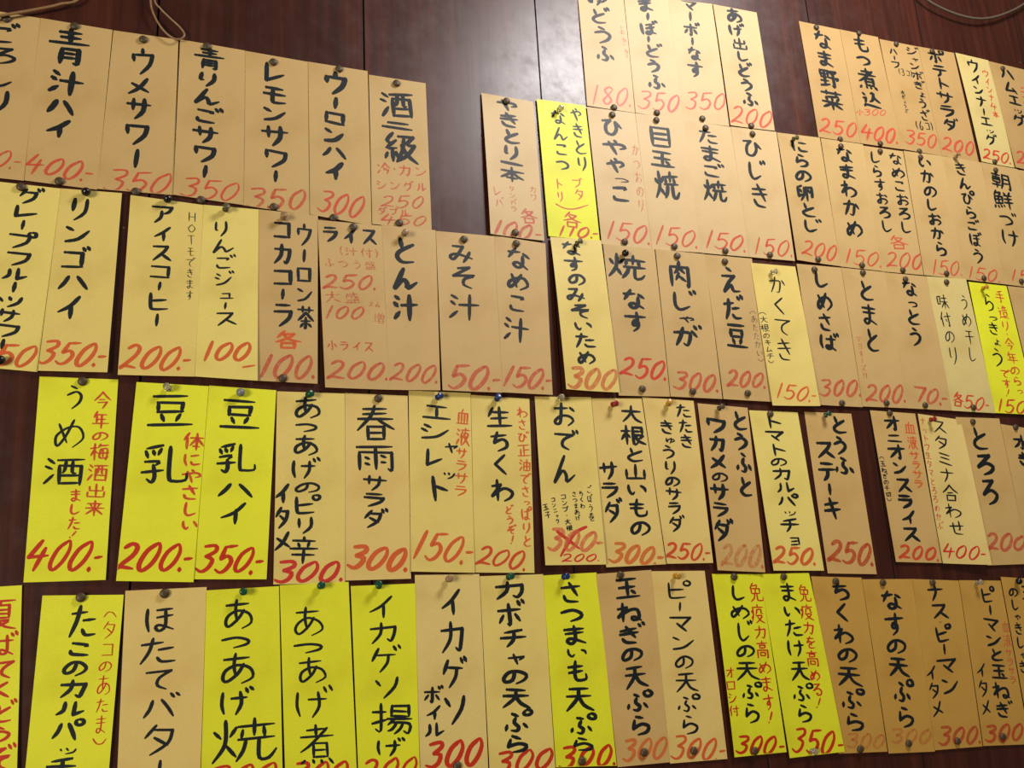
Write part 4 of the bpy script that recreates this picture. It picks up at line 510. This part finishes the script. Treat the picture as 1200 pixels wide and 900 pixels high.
def surface(q, off, curl):
    cl, cr, cb, bow = curl
    def f(u, v, lift=0.0):
        x = (q[0][0] * (1 - u) + q[1][0] * u) * (1 - v) + (q[3][0] * (1 - u) + q[2][0] * u) * v
        z = (q[0][1] * (1 - u) + q[1][1] * u) * (1 - v) + (q[3][1] * (1 - u) + q[2][1] * u) * v
        vv = min(1.0, max(0.0, v)); uu = min(1.0, max(0.0, u))
        s = 4 * vv * (1 - vv)
        y = off + cl * (1 - uu) ** 2 * (0.35 * s + 0.65 * vv ** 2) + cr * uu ** 2 * (0.35 * s + 0.65 * vv ** 2) + cb * vv ** 3 + bow * s
        return (x, -y - lift, CAM_H + z)
    return f
THICK = 0.00022
def build_strip(S):
    q = S['q']; P = surface(q, S['off'], S['curl']); SURF.append(P)
    W = (math.dist(q[0], q[1]) + math.dist(q[3], q[2])) / 2; H = (math.dist(q[0], q[3]) + math.dist(q[1], q[2])) / 2
    root = bpy.data.objects.new('menu_strip', None); col.objects.link(root); root.empty_display_size = 0.02
    base = Vector(P(0.5, 1.0)); root.location = base
    tag(root, S['label'], 'menu strip', S['group'])
    def loc(p): return (p[0] - base.x, p[1] - base.y, p[2] - base.z)
    nu, nv = 8, 20; V, F = [], []
    for side in (0, 1):
        for j in range(nv + 1):
            for i in range(nu + 1): V.append(loc(P(i / nu, j / nv, THICK if side else 0.0)))
    m = (nu + 1) * (nv + 1)
    for j in range(nv):
        for i in range(nu):
            a = j * (nu + 1) + i
            F.append((a, a + 1, a + nu + 2, a + nu + 1)); b = a + m; F.append((b, b + nu + 1, b + nu + 2, b + 1))
    ring = [i for i in range(nu + 1)] + [j * (nu + 1) + nu for j in range(1, nv + 1)] + [nv * (nu + 1) + i for i in range(nu - 1, -1, -1)] + [j * (nu + 1) for j in range(nv - 1, 0, -1)]
    for i in range(len(ring)):
        a, b = ring[i], ring[(i + 1) % len(ring)]; F.append((b, a, a + m, b + m))
    mesh_obj('paper', V, F, PAPER[S['cls']], root)
    inks = {}; key = None
    for ci, c in enumerate(S['cols']):
        kind, text, p0, p1, size, ink, pen = c
        if kind in 'LX':
            if kind == 'X': key = ('cross_out_mark', ink, ci if not (key and key[0] == 'cross_out_mark') else key[2])
            I = inks.setdefault(key, Ink())
            pts = [(u * W, v * H) for u, v in text]; I.stroke(pts, [False] * len(pts), pen); continue
        key = ('side_note', ink, ci) if kind == 'N' else ('price', ink, ci) if kind == 'Q' else ('lettering', ink, 0)
        I = inks.setdefault(key, Ink())
        a = (p0[0] * W, p0[1] * H); b = (p1[0] * W, p1[1] * H)
        L = math.dist(a, b); d = ((b[0] - a[0]) / L, (b[1] - a[1]) / L); n = (-d[1], d[0])
        if S['vert'][ci]:
            ws = split_weights(text); tot = sum(k for _, k in ws); t = 0.0
            for ch, k in ws:
                h = L * k / tot; m_ = t + h / 2; t += h
                cw = size * (1 + rnd.gauss(0, 0.06)); ox = rnd.gauss(0, 0.025) * size
                if ch in 'ー': h *= 0.9
                I.char(ch, a[0] + d[0] * m_ - n[0] * ox, a[1] + d[1] * m_ - n[1] * ox, cw, h * 0.9, (-n[0], -n[1]), d, min(pen * 1.03, h * (0.19 if ch >= '一' else 0.25)) * (0.75 if ch in SMALL else 1) if ch not in 'ー一二' else pen * 1.03)
        else:
            wt = [0.18 if ch == '.' else 0.3 if ch == '・' else 0.4 if ch in '()-' else 0.72 if ch == '1' else 1.0 for ch in text]; tot = sum(wt); t = 0.0
            num = text.strip('.-')[-1:].isdigit()
            for ch, k in zip(text, wt):
                wd = L * k / tot; m_ = t + wd / 2; t += wd
                hh = size * (1 + rnd.gauss(0, 0.04))
                I.char(ch, a[0] + d[0] * m_, a[1] + d[1] * m_, wd * (2.4 if ch == '.' else 1.5 if ch == '・' else 1.1 if num else 0.86), hh, d, n, pen * (1.15 if num else 1.1), 0.28 if num else 0.0)
    for (part, ink, _), I in sorted(inks.items(), key=lambda kv: kv[0]):
        V, F = [], []
        for k, poly in enumerate(I.polys):
            s = len(V); lift = THICK + 0.00010 + 1.5e-7 * (k % 400)
            for x, y in poly: V.append(loc(P(min(0.995, max(0.005, x / W)), min(0.997, max(0.003, y / H)), lift)))   # ink stays on the paper
            F.append(tuple(range(s, len(V))))
        o = mesh_obj(part, V, F, INK[ink], root)
        # every stroke faces the room
        me = o.data
        flip = [p.index for p in me.polygons if p.normal.y > 0]
        if flip:
            import bmesh
            bm = bmesh.new(); bm.from_mesh(me); bm.faces.ensure_lookup_table()
            bmesh.ops.reverse_faces(bm, faces=[bm.faces[i] for i in flip]); bm.to_mesh(me); bm.free()
for S in STRIPS: build_strip(S)

# ------------------------------------------------------------------ pins
def lathe(prof, n, tip=(0, 0, 0), rot=None):
    """profile of (radius, height), height pointing out of the wall (towards -Y)"""
    V, F = [], []
    for r, h in prof:
        for k in range(n):
            a = 2 * math.pi * k / n; V.append(Vector((r * math.cos(a), -h, r * math.sin(a))))
    for i in range(len(prof) - 1):
        for k in range(n):
            k2 = (k + 1) % n; F.append((i * n + k, i * n + k2, (i + 1) * n + k2, (i + 1) * n + k))
    F.append(tuple(range(n))[::-1]); F.append(tuple((len(prof) - 1) * n + k for k in range(n)))
    if rot: V = [rot @ v for v in V]
    return [tuple(v) for v in V], F
TACK = [(0.00055, -0.0006), (0.0006, 0.0004), (0.0044, 0.0005), (0.0047, 0.0010), (0.0046, 0.0022), (0.0040, 0.0032), (0.0026, 0.0038), (0.0006, 0.0040)]
SPOOL = [(0.0030, 0.0030), (0.0036, 0.0034), (0.0036, 0.0042), (0.0022, 0.0054), (0.0019, 0.0072), (0.0022, 0.0088), (0.0036, 0.0098), (0.0040, 0.0104), (0.0038, 0.0112), (0.0026, 0.0117)]
BALL = [(0.0012, 0.0018)] + [(max(0.0006, 0.0048 * math.sin(t * math.pi / 8)), 0.0062 - 0.0048 * math.cos(t * math.pi / 8)) for t in range(1, 9)]
PINS = [
('tack', 'brown', 0, 0.532, 0.042, -0.1583, 0.665, 'dull brass thumbtack at the top of the tan goshiri strip'),
('tack', 'brown', 1, 0.471, 0.02, -0.0909, 0.67, 'dull brass thumbtack at the top of the tan aojiru hai strip'),
('tack', 'brown', 2, 0.46, 0.037, -0.0196, 0.6681, 'dull brass thumbtack at the top of the tan ume sawaa strip'),
('tack', 'brown', 3, 0.406, 0.021, 0.0495, 0.6729, 'dull brass thumbtack at the top of the tan aoringo sawaa strip'),
('tack', 'brown', 4, 0.44, 0.047, 0.1258, 0.6676, 'dull brass thumbtack at the top of the tan remon sawaa strip'),
('tack', 'brown', 5, 0.509, 0.021, 0.205, 0.6731, 'dull brass thumbtack at the top of the tan uuron hai strip'),
('tack', 'brown', 6, 0.474, 0.036, 0.278, 0.6671, 'dull brass thumbtack at the top of the tan sake nikyuu strip'),
('tack', 'brown', 1, 0.481, 0.982, -0.0943, 0.4793, 'dull brass thumbtack at the bottom of the tan aojiru hai strip'),
('tack', 'brown', 2, 0.498, 1.001, -0.0191, 0.4775, 'dull brass thumbtack at the bottom of the tan ume sawaa strip'),
('tack', 'brown', 3, 0.388, 1.01, 0.0487, 0.4761, 'dull brass thumbtack at the bottom of the tan aoringo sawaa strip'),
('tack', 'brown', 4, 0.452, 0.984, 0.1284, 0.4779, 'dull brass thumbtack at the bottom of the tan remon sawaa strip'),
('tack', 'brown', 5, 0.374, 0.997, 0.1972, 0.4724, 'dull brass thumbtack at the bottom of the tan uuron hai strip'),
('tack', 'brown', 6, 0.443, 0.979, 0.2768, 0.4753, 'dull brass thumbtack at the bottom of the tan sake nikyuu strip'),
('tack', 'brown', 7, 0.508, 0.019, -0.1297, 0.4671, 'dull brass thumbtack at the top of the pale yellow gureepufuruutsu sawaa strip'),
('tack', 'brown', 12, 0.543, 0.028, 0.22, 0.4623, 'dull brass thumbtack at the top of the tan raisu strip'),
('tack', 'brown', 11, 0.412, 0.981, 0.1399, 0.2731, 'dull brass thumbtack at the bottom of the tan cola and uuroncha strip'),
('tack', 'brown', 15, 0.423, 0.034, 0.4285, 0.4643, 'dull brass thumbtack at the top of the tan namekojiru strip'),
('tack', 'brown', 14, 0.463, 0.042, 0.358, 0.462, 'dull brass thumbtack at the top of the tan misoshiru strip'),
('tack', 'brown', 17, 0.454, 0.956, 0.5921, 0.281, 'dull brass thumbtack at the bottom of the tan yakinasu strip'),
('tack', 'brown', 40, 0.443, 0.972, 0.6637, 0.4858, 'dull brass thumbtack at the bottom of the tan medamayaki strip'),
('tack', 'brown', 18, 0.416, 0.037, 0.6661, 0.4716, 'dull brass thumbtack at the top of the tan nikujaga strip'),
('tack', 'brown', 41, 0.484, 0.973, 0.7473, 0.4883, 'dull brass thumbtack at the bottom of the tan tamagoyaki strip'),
('tack', 'brown', 19, 0.398, 0.042, 0.7436, 0.4717, 'dull brass thumbtack at the top of the tan edamame strip'),
('tack', 'brown', 42, 0.439, 0.974, 0.8231, 0.4898, 'dull brass thumbtack at the bottom of the tan hijiki strip'),
('tack', 'brown', 18, 0.424, 0.961, 0.6677, 0.2809, 'dull brass thumbtack at the bottom of the tan nikujaga strip'),
('tack', 'brown', 19, 0.501, 0.953, 0.7548, 0.2822, 'dull brass thumbtack at the bottom of the tan edamame strip'),
('tack', 'brown', 39, 0.45, 0.97, 0.5867, 0.4844, 'dull brass thumbtack at the bottom of the tan hiyayakko strip'),
('tack', 'brown', 21, 0.367, 0.034, 0.8995, 0.4749, 'dull brass thumbtack at the top of the tan shimesaba strip'),
('tack', 'brown', 43, 0.483, 0.975, 0.9085, 0.4912, 'dull brass thumbtack at the bottom of the tan nira no tamagotoji strip'),
('tack', 'brown', 44, 0.513, 0.975, 0.9913, 0.4907, 'dull brass thumbtack at the bottom of the tan namawakame strip'),
('tack', 'brown', 22, 0.467, 0.025, 0.9897, 0.4782, 'dull brass thumbtack at the top of the tan tomato strip'),
('tack', 'brown', 45, 0.49, 0.978, 1.0712, 0.4909, 'dull brass thumbtack at the bottom of the tan nameko and shirasu oroshi strip'),
('tack', 'brown', 23, 0.456, 0.041, 1.0723, 0.4756, 'dull brass thumbtack at the top of the tan nattou strip'),
('tack', 'brown', 46, 0.546, 0.971, 1.1606, 0.4938, 'dull brass thumbtack at the bottom of the tan ika no shiokara strip'),
('tack', 'brown', 24, 0.459, 0.037, 1.156, 0.4784, 'dull brass thumbtack at the top of the cream umeboshi and ajitsukenori strip'),
('tack', 'brown', 47, 0.481, 0.974, 1.2405, 0.4934, 'dull brass thumbtack at the bottom of the tan kinpira gobou strip'),
('tack', 'brown', 48, 0.401, 0.961, 1.3236, 0.4956, 'dull brass thumbtack at the bottom of the tan chousenzuke strip'),
('tack', 'brown', 21, 0.534, 0.981, 0.9136, 0.2745, 'dull brass thumbtack at the bottom of the tan shimesaba strip'),
('tack', 'brown', 22, 0.528, 0.971, 0.9948, 0.2776, 'dull brass thumbtack at the bottom of the tan tomato strip'),
('tack', 'brown', 23, 0.403, 0.973, 1.0684, 0.2773, 'dull brass thumbtack at the bottom of the tan nattou strip'),
('tack', 'brown', 24, 0.491, 0.969, 1.1637, 0.2771, 'dull brass thumbtack at the bottom of the cream umeboshi and ajitsukenori strip'),
('tack', 'brown', 37, 0.466, 0.034, 0.4271, 0.6678, 'dull brass thumbtack at the top of the tan yakitori ippon strip'),
('tack', 'brown', 27, 0.549, 0.986, 0.5899, 0.6873, 'dull brass thumbtack at the bottom of the tan yudoufu strip'),
('tack', 'brown', 39, 0.499, 0.04, 0.5855, 0.6746, 'dull brass thumbtack at the top of the tan hiyayakko strip'),
('tack', 'brown', 37, 0.456, 0.971, 0.428, 0.4791, 'dull brass thumbtack at the bottom of the tan yakitori ippon strip'),
('tack', 'brown', 28, 0.439, 0.977, 0.6587, 0.6905, 'dull brass thumbtack at the bottom of the tan maaboodoufu strip'),
('tack', 'brown', 40, 0.408, 0.036, 0.656, 0.6781, 'dull brass thumbtack at the top of the tan medamayaki strip'),
('tack', 'brown', 29, 0.413, 0.97, 0.7357, 0.6946, 'dull brass thumbtack at the bottom of the tan maaboonasu strip'),
('tack', 'brown', 30, 0.463, 0.986, 0.821, 0.6966, 'dull brass thumbtack at the bottom of the tan agedashidoufu strip'),
('tack', 'brown', 42, 0.444, 0.043, 0.8207, 0.6829, 'dull brass thumbtack at the top of the tan hijiki strip'),
('tack', 'brown', 41, 0.437, 0.041, 0.7388, 0.6796, 'dull brass thumbtack at the top of the tan tamagoyaki strip'),
('tack', 'brown', 31, 0.497, 0.994, 0.989, 0.7019, 'dull brass thumbtack at the bottom of the tan nama yasai strip'),
('tack', 'brown', 44, 0.438, 0.047, 0.9871, 0.6884, 'dull brass thumbtack at the top of the tan namawakame strip'),
('tack', 'brown', 32, 0.466, 0.981, 1.0702, 0.7066, 'dull brass thumbtack at the bottom of the tan motsu nikomi strip'),
('tack', 'brown', 45, 0.391, 0.032, 1.0664, 0.6921, 'dull brass thumbtack at the top of the tan nameko and shirasu oroshi strip'),
('tack', 'brown', 33, 0.423, 0.998, 1.1519, 0.7056, 'dull brass thumbtack at the bottom of the tan janbo gyouza strip'),
('tack', 'brown', 46, 0.395, 0.04, 1.1505, 0.6942, 'dull brass thumbtack at the top of the tan ika no shiokara strip'),
('tack', 'brown', 35, 0.397, 0.983, 1.3198, 0.7114, 'dull brass thumbtack at the bottom of the cream uinnaa eggu strip'),
('tack', 'brown', 48, 0.337, 0.05, 1.3169, 0.695, 'dull brass thumbtack at the top of the tan chousenzuke strip'),
('tack', 'brown', 31, 0.398, 0.03, 0.9769, 0.9, 'dull brass thumbtack at the top of the tan nama yasai strip'),
('tack', 'brown', 32, 0.481, 0.005, 1.0649, 0.9078, 'dull brass thumbtack at the top of the tan motsu nikomi strip'),
('tack', 'brown', 33, 0.409, 0.022, 1.1441, 0.9041, 'dull brass thumbtack at the top of the tan janbo gyouza strip'),
('tack', 'brown', 34, 0.356, 0.026, 1.2233, 0.9064, 'dull brass thumbtack at the top of the tan poteto sarada strip'),
('tack', 'brown', 36, 0.347, 0.047, 1.3883, 0.9047, 'dull brass thumbtack at the top of the tan hamu eggu strip'),
('tack', 'brown', 50, 0.542, 0.018, -0.0594, 0.2609, 'dull brass thumbtack at the top of the bright yellow umeshu strip'),
('tack', 'brown', 54, 0.519, 0.024, 0.2472, 0.2552, 'dull brass thumbtack at the top of the pale buff harusame sarada strip'),
('tack', 'brown', 61, 0.408, 0.02, 0.7892, 0.255, 'dull brass thumbtack at the top of the pale yellow tomato no karupaccho strip'),
('tack', 'brown', 63, 0.409, 0.011, 0.9999, 0.2633, 'dull brass thumbtack at the top of the tan onion suraisu strip'),
('tack', 'brown', 65, 0.353, 0.03, 1.1599, 0.2556, 'dull brass thumbtack at the top of the tan tororo strip'),
('tack', 'brown', 66, 0.324, 0.009, 1.2479, 0.2495, 'dull brass thumbtack at the top of the tan mizu gyouza strip'),
('tack', 'brown', 68, 0.468, 0.012, -0.0484, 0.0458, 'dull brass thumbtack at the top of the bright yellow tako no karupaccho strip'),
('tack', 'brown', 69, 0.475, 0.023, 0.0271, 0.0464, 'dull brass thumbtack at the top of the pale buff hotate bataa strip'),
('tack', 'brown', 73, 0.54, 0.91, 0.3251, -0.1442, 'dull brass thumbtack at the bottom of the cream ikageso boiru strip'),
('tack', 'brown', 76, 0.416, 0.015, 0.5389, 0.0483, 'dull brass thumbtack at the top of the tan tamanegi tenpura strip'),
('tack', 'brown', 78, 0.435, 0.017, 0.7007, 0.0409, 'dull brass thumbtack at the top of the bright yellow shimeji tenpura strip'),
('tack', 'brown', 75, 0.418, 0.972, 0.4714, -0.1538, 'dull brass thumbtack at the bottom of the bright yellow satsumaimo tenpura strip'),
('tack', 'brown', 76, 0.511, 0.94, 0.5508, -0.1526, 'dull brass thumbtack at the bottom of the tan tamanegi tenpura strip'),
('tack', 'brown', 77, 0.415, 0.946, 0.6173, -0.1572, 'dull brass thumbtack at the bottom of the pale buff piiman tenpura strip'),
('tack', 'brown', 78, 0.385, 0.977, 0.7016, -0.1653, 'dull brass thumbtack at the bottom of the bright yellow shimeji tenpura strip'),
('tack', 'brown', 79, 0.455, 0.019, 0.777, 0.0384, 'dull brass thumbtack at the top of the bright yellow maitake tenpura strip'),
('tack', 'brown', 80, 0.454, 0.025, 0.8595, 0.0302, 'dull brass thumbtack at the top of the golden brown chikuwa tenpura strip'),
('tack', 'brown', 81, 0.385, 0.021, 0.9394, 0.0254, 'dull brass thumbtack at the top of the golden brown nasu tenpura strip'),
('tack', 'brown', 82, 0.404, 0.019, 1.0268, 0.0224, 'dull brass thumbtack at the top of the golden brown nasu piiman itame strip'),
('tack', 'brown', 80, 0.436, 0.979, 0.8615, -0.1786, 'dull brass thumbtack at the bottom of the golden brown chikuwa tenpura strip'),
('tack', 'brown', 81, 0.437, 0.949, 0.9414, -0.1796, 'dull brass thumbtack at the bottom of the golden brown nasu tenpura strip'),
('tack', 'brown', 82, 0.47, 0.959, 1.0247, -0.1844, 'dull brass thumbtack at the bottom of the golden brown nasu piiman itame strip'),
('tack', 'brown', 83, 0.427, 0.95, 1.1072, -0.1863, 'dull brass thumbtack at the bottom of the golden brown piiman to tamanegi itame strip'),
('push', 'black', 8, 0.397, 0.025, -0.0686, 0.4668, 'black push pin at the top of the pale yellow ringo hai strip'),
('push', 'black', 9, 0.52, 0.006, 0.0156, 0.47, 'black push pin at the top of the pale yellow aisu koohii strip'),
('push', 'black', 7, 0.56, 0.973, -0.1337, 0.2755, 'black push pin at the bottom of the pale yellow gureepufuruutsu sawaa strip'),
('push', 'black', 17, 0.349, 0.062, 0.5814, 0.4657, 'black push pin at the top of the tan yakinasu strip'),
('push', 'black', 84, 0.27, 0.025, 1.1859, 0.0182, 'black push pin at the top of the golden brown shakishaki strip'),
('push', 'olive', 10, 0.381, 0.03, 0.0745, 0.4649, 'olive push pin at the top of the pale yellow ringo juusu strip'),
('push', 'olive', 16, 0.471, 0.041, 0.5122, 0.4723, 'olive push pin at the top of the pale yellow nasu no misoitame strip'),
('push', 'olive', 43, 0.318, 0.047, 0.8941, 0.6855, 'olive push pin at the top of the tan nira no tamagotoji strip'),
('push', 'tan', 11, 0.413, 0.049, 0.1387, 0.4627, 'tan push pin at the top of the tan cola and uuroncha strip'),
('push', 'tan', 13, 0.385, 0.051, 0.281, 0.4598, 'tan push pin at the top of the tan tonjiru strip'),
('push', 'tan', 73, 0.497, 0.025, 0.3223, 0.0503, 'tan push pin at the top of the cream ikageso boiru strip'),
('push', 'tan', 47, 0.296, 0.004, 1.2271, 0.7044, 'tan push pin at the top of the tan kinpira gobou strip'),
('push', 'clear', 38, 0.422, 0.068, 0.5029, 0.6671, 'clear push pin at the top of the bright yellow yakitori nankotsu strip'),
('push', 'clear', 51, 0.452, 0.03, 0.0236, 0.2562, 'clear push pin at the top of the bright yellow tounyuu alone strip'),
('push', 'clear', 20, 0.39, 0.064, 0.8184, 0.462, 'clear push pin at the top of the pale yellow kakuteki strip'),
('push', 'clear', 57, 0.432, 0.01, 0.4756, 0.2645, 'clear push pin at the top of the pale yellow oden strip'),
('push', 'clear', 83, 0.37, 0.018, 1.1077, 0.019, 'clear push pin at the top of the golden brown piiman to tamanegi itame strip'),
('push', 'clear', 79, 0.388, 0.977, 0.7842, -0.1737, 'clear push pin at the bottom of the bright yellow maitake tenpura strip'),
('push', 'yellow', 25, 0.297, 0.048, 1.2302, 0.4741, 'yellow push pin at the top of the bright yellow rakkyou strip'),
('push', 'yellow', 59, 0.466, 0.04, 0.6292, 0.2617, 'yellow push pin at the top of the pale buff tataki kyuuri sarada strip'),
('push', 'yellow', 77, 0.4, 0.027, 0.6137, 0.0449, 'yellow push pin at the top of the pale buff piiman tenpura strip'),
('push', 'green', 53, 0.432, 0.019, 0.1667, 0.2553, 'green push pin at the top of the pale yellow atsuage no pirikara itame strip'),
('push', 'green', 62, 0.389, 0.024, 0.8806, 0.2554, 'green push pin at the top of the tan toufu suteeki strip'),
('push', 'green', 70, 0.5, 0.018, 0.1027, 0.0453, 'green push pin at the top of the bright yellow atsuage yaki strip'),
('push', 'green', 71, 0.568, 0.017, 0.1804, 0.0476, 'green push pin at the top of the bright yellow atsuage ni strip'),
('push', 'green', 72, 0.431, 0.011, 0.2442, 0.0449, 'green push pin at the top of the bright yellow ikageso age strip'),
('push', 'green', 74, 0.417, 0.014, 0.3931, 0.0495, 'green push pin at the top of the pale yellow kabocha tenpura strip'),
('push', 'blue', 55, 0.433, 0.04, 0.3162, 0.258, 'blue push pin at the top of the pale yellow esharetto strip'),
('push', 'blue', 56, 0.423, 0.025, 0.3917, 0.2585, 'blue push pin at the top of the pale yellow nama chikuwa strip'),
('push', 'blue', 75, 0.347, 0.016, 0.4628, 0.0481, 'blue push pin at the top of the bright yellow satsumaimo tenpura strip'),
('push', 'red', 58, 0.37, 0.043, 0.5471, 0.2586, 'red push pin at the top of the pale buff daikon to yamaimo sarada strip'),
('push', 'red', 64, 0.234, 0.036, 1.0743, 0.2554, 'red push pin at the top of the cream sutamina awase strip'),
('push', 'grey', 52, 0.447, 0.031, 0.0946, 0.2551, 'grey push pin at the top of the bright yellow tounyuu hai strip'),
('push', 'brown', 60, 0.378, 0.028, 0.7057, 0.2588, 'dull brass push pin at the top of the tan toufu to wakame sarada strip')]
for kind, colr, si, u, v, x, z, label in PINS:
    if si >= 0: x, y, z = SURF[si](u, v, THICK)
    else: y, z = -0.0002, CAM_H + z
    if kind == 'tack':
        vs, fs = lathe(TACK, 16, rot=Matrix.Rotation(rnd.gauss(0, 0.05), 3, 'X') @ Matrix.Rotation(rnd.gauss(0, 0.05), 3, 'Z'))
        o = mesh_obj('thumbtack', vs, fs, PINM[colr], None, True); o.location = (x, y, z)
        tag(o, label, 'thumbtack', 'brass thumbtacks holding the menu strips')
    else:
        rot = Matrix.Rotation(rnd.gauss(0, 0.12) - 0.1, 3, 'X') @ Matrix.Rotation(rnd.gauss(0, 0.15), 3, 'Z')
        root = bpy.data.objects.new('push_pin', None); col.objects.link(root); root.location = (x, y, z); root.empty_display_size = 0.01
        tag(root, label, 'push pin', 'coloured push pins holding the menu strips')
        vs, fs = lathe(BALL if colr in ('grey', 'black') else SPOOL, 16, rot=rot); mesh_obj('pin_head', vs, fs, PINM[colr], root, True)
        vs, fs = lathe([(0.0003, -0.0006), (0.0005, 0.0), (0.0005, 0.0034)], 8, rot=rot); mesh_obj('needle', vs, fs, STEEL, root, True)

# ------------------------------------------------------------------ loose cords at the top of the wall
def tube(name, pts, r, mat, label):
    P = [Vector((x, y, CAM_H + z)) for x, y, z in pts]
    Q = [P[0]] + P + [P[-1]]; C = []
    for i in range(1, len(Q) - 2):
        for k in range(8):
            t = k / 8; p0, p1, p2, p3 = Q[i - 1], Q[i], Q[i + 1], Q[i + 2]
            C.append(0.5 * (2 * p1 + (p2 - p0) * t + (2 * p0 - 5 * p1 + 4 * p2 - p3) * t * t + (3 * p1 - p0 - 3 * p2 + p3) * t ** 3))
    C.append(P[-1]); V, F, n = [], [], 10
    for i, c in enumerate(C):
        t = (C[min(i + 1, len(C) - 1)] - C[max(0, i - 1)]).normalized()
        a = t.cross(Vector((0, 1, 0))).normalized(); b = t.cross(a)
        for k in range(n):
            an = 2 * math.pi * k / n; V.append(tuple(c + a * r * math.cos(an) + b * r * math.sin(an)))
    for i in range(len(C) - 1):
        for k in range(n):
            k2 = (k + 1) % n; F.append((i * n + k, i * n + k2, (i + 1) * n + k2, (i + 1) * n + k))
    F.append(tuple(range(n))); F.append(tuple((len(C) - 1) * n + k for k in range(n))[::-1])
    o = mesh_obj(name, V, F, mat, None, True); tag(o, label, 'cord', 'loose cords hanging on the wall')
for name, pts, r, m, label in [('cord', [(-0.2534, -0.008, 0.6214), (-0.2093, -0.008, 0.6411), (-0.1634, -0.008, 0.6633), (-0.1475, -0.008, 0.6706), (-0.1274, -0.008, 0.68), (-0.1069, -0.008, 0.6907), (-0.0864, -0.008, 0.7065), (-0.0768, -0.008, 0.7712)], 0.0016, 1, 'thin tan cord running above the leftmost goshiri strip'), ('cord', [(-0.0226, -0.007, 0.8217), (-0.015, -0.007, 0.7528), (-0.0141, -0.007, 0.7184), (-0.0111, -0.007, 0.7031), (-0.0041, -0.007, 0.6887), (0.0046, -0.007, 0.6782), (0.014, -0.007, 0.6728), (0.0214, -0.007, 0.675), (0.024, -0.007, 0.6812), (0.019, -0.007, 0.6892), (0.0075, -0.007, 0.6993), (-0.0031, -0.007, 0.7095), (-0.01, -0.007, 0.7216), (-0.01, -0.007, 0.7657), (-0.0058, -0.007, 0.8263)], 0.0011, 1, 'thin tan cord hanging in a loop above the ume sawaa strip'), ('cord', [(1.1726, -0.012, 1.0921), (1.1938, -0.012, 1.0283), (1.2176, -0.012, 1.0048), (1.248, -0.012, 0.993), (1.2961, -0.012, 0.9866), (1.3478, -0.012, 0.9911), (1.4051, -0.012, 1.0127), (1.4737, -0.012, 1.0534), (1.5832, -0.012, 1.141)], 0.0022, 2, 'grey brown cord sagging across the top right corner')]:
    tube(name, pts, r, CORD if m == 1 else CORD2, label)
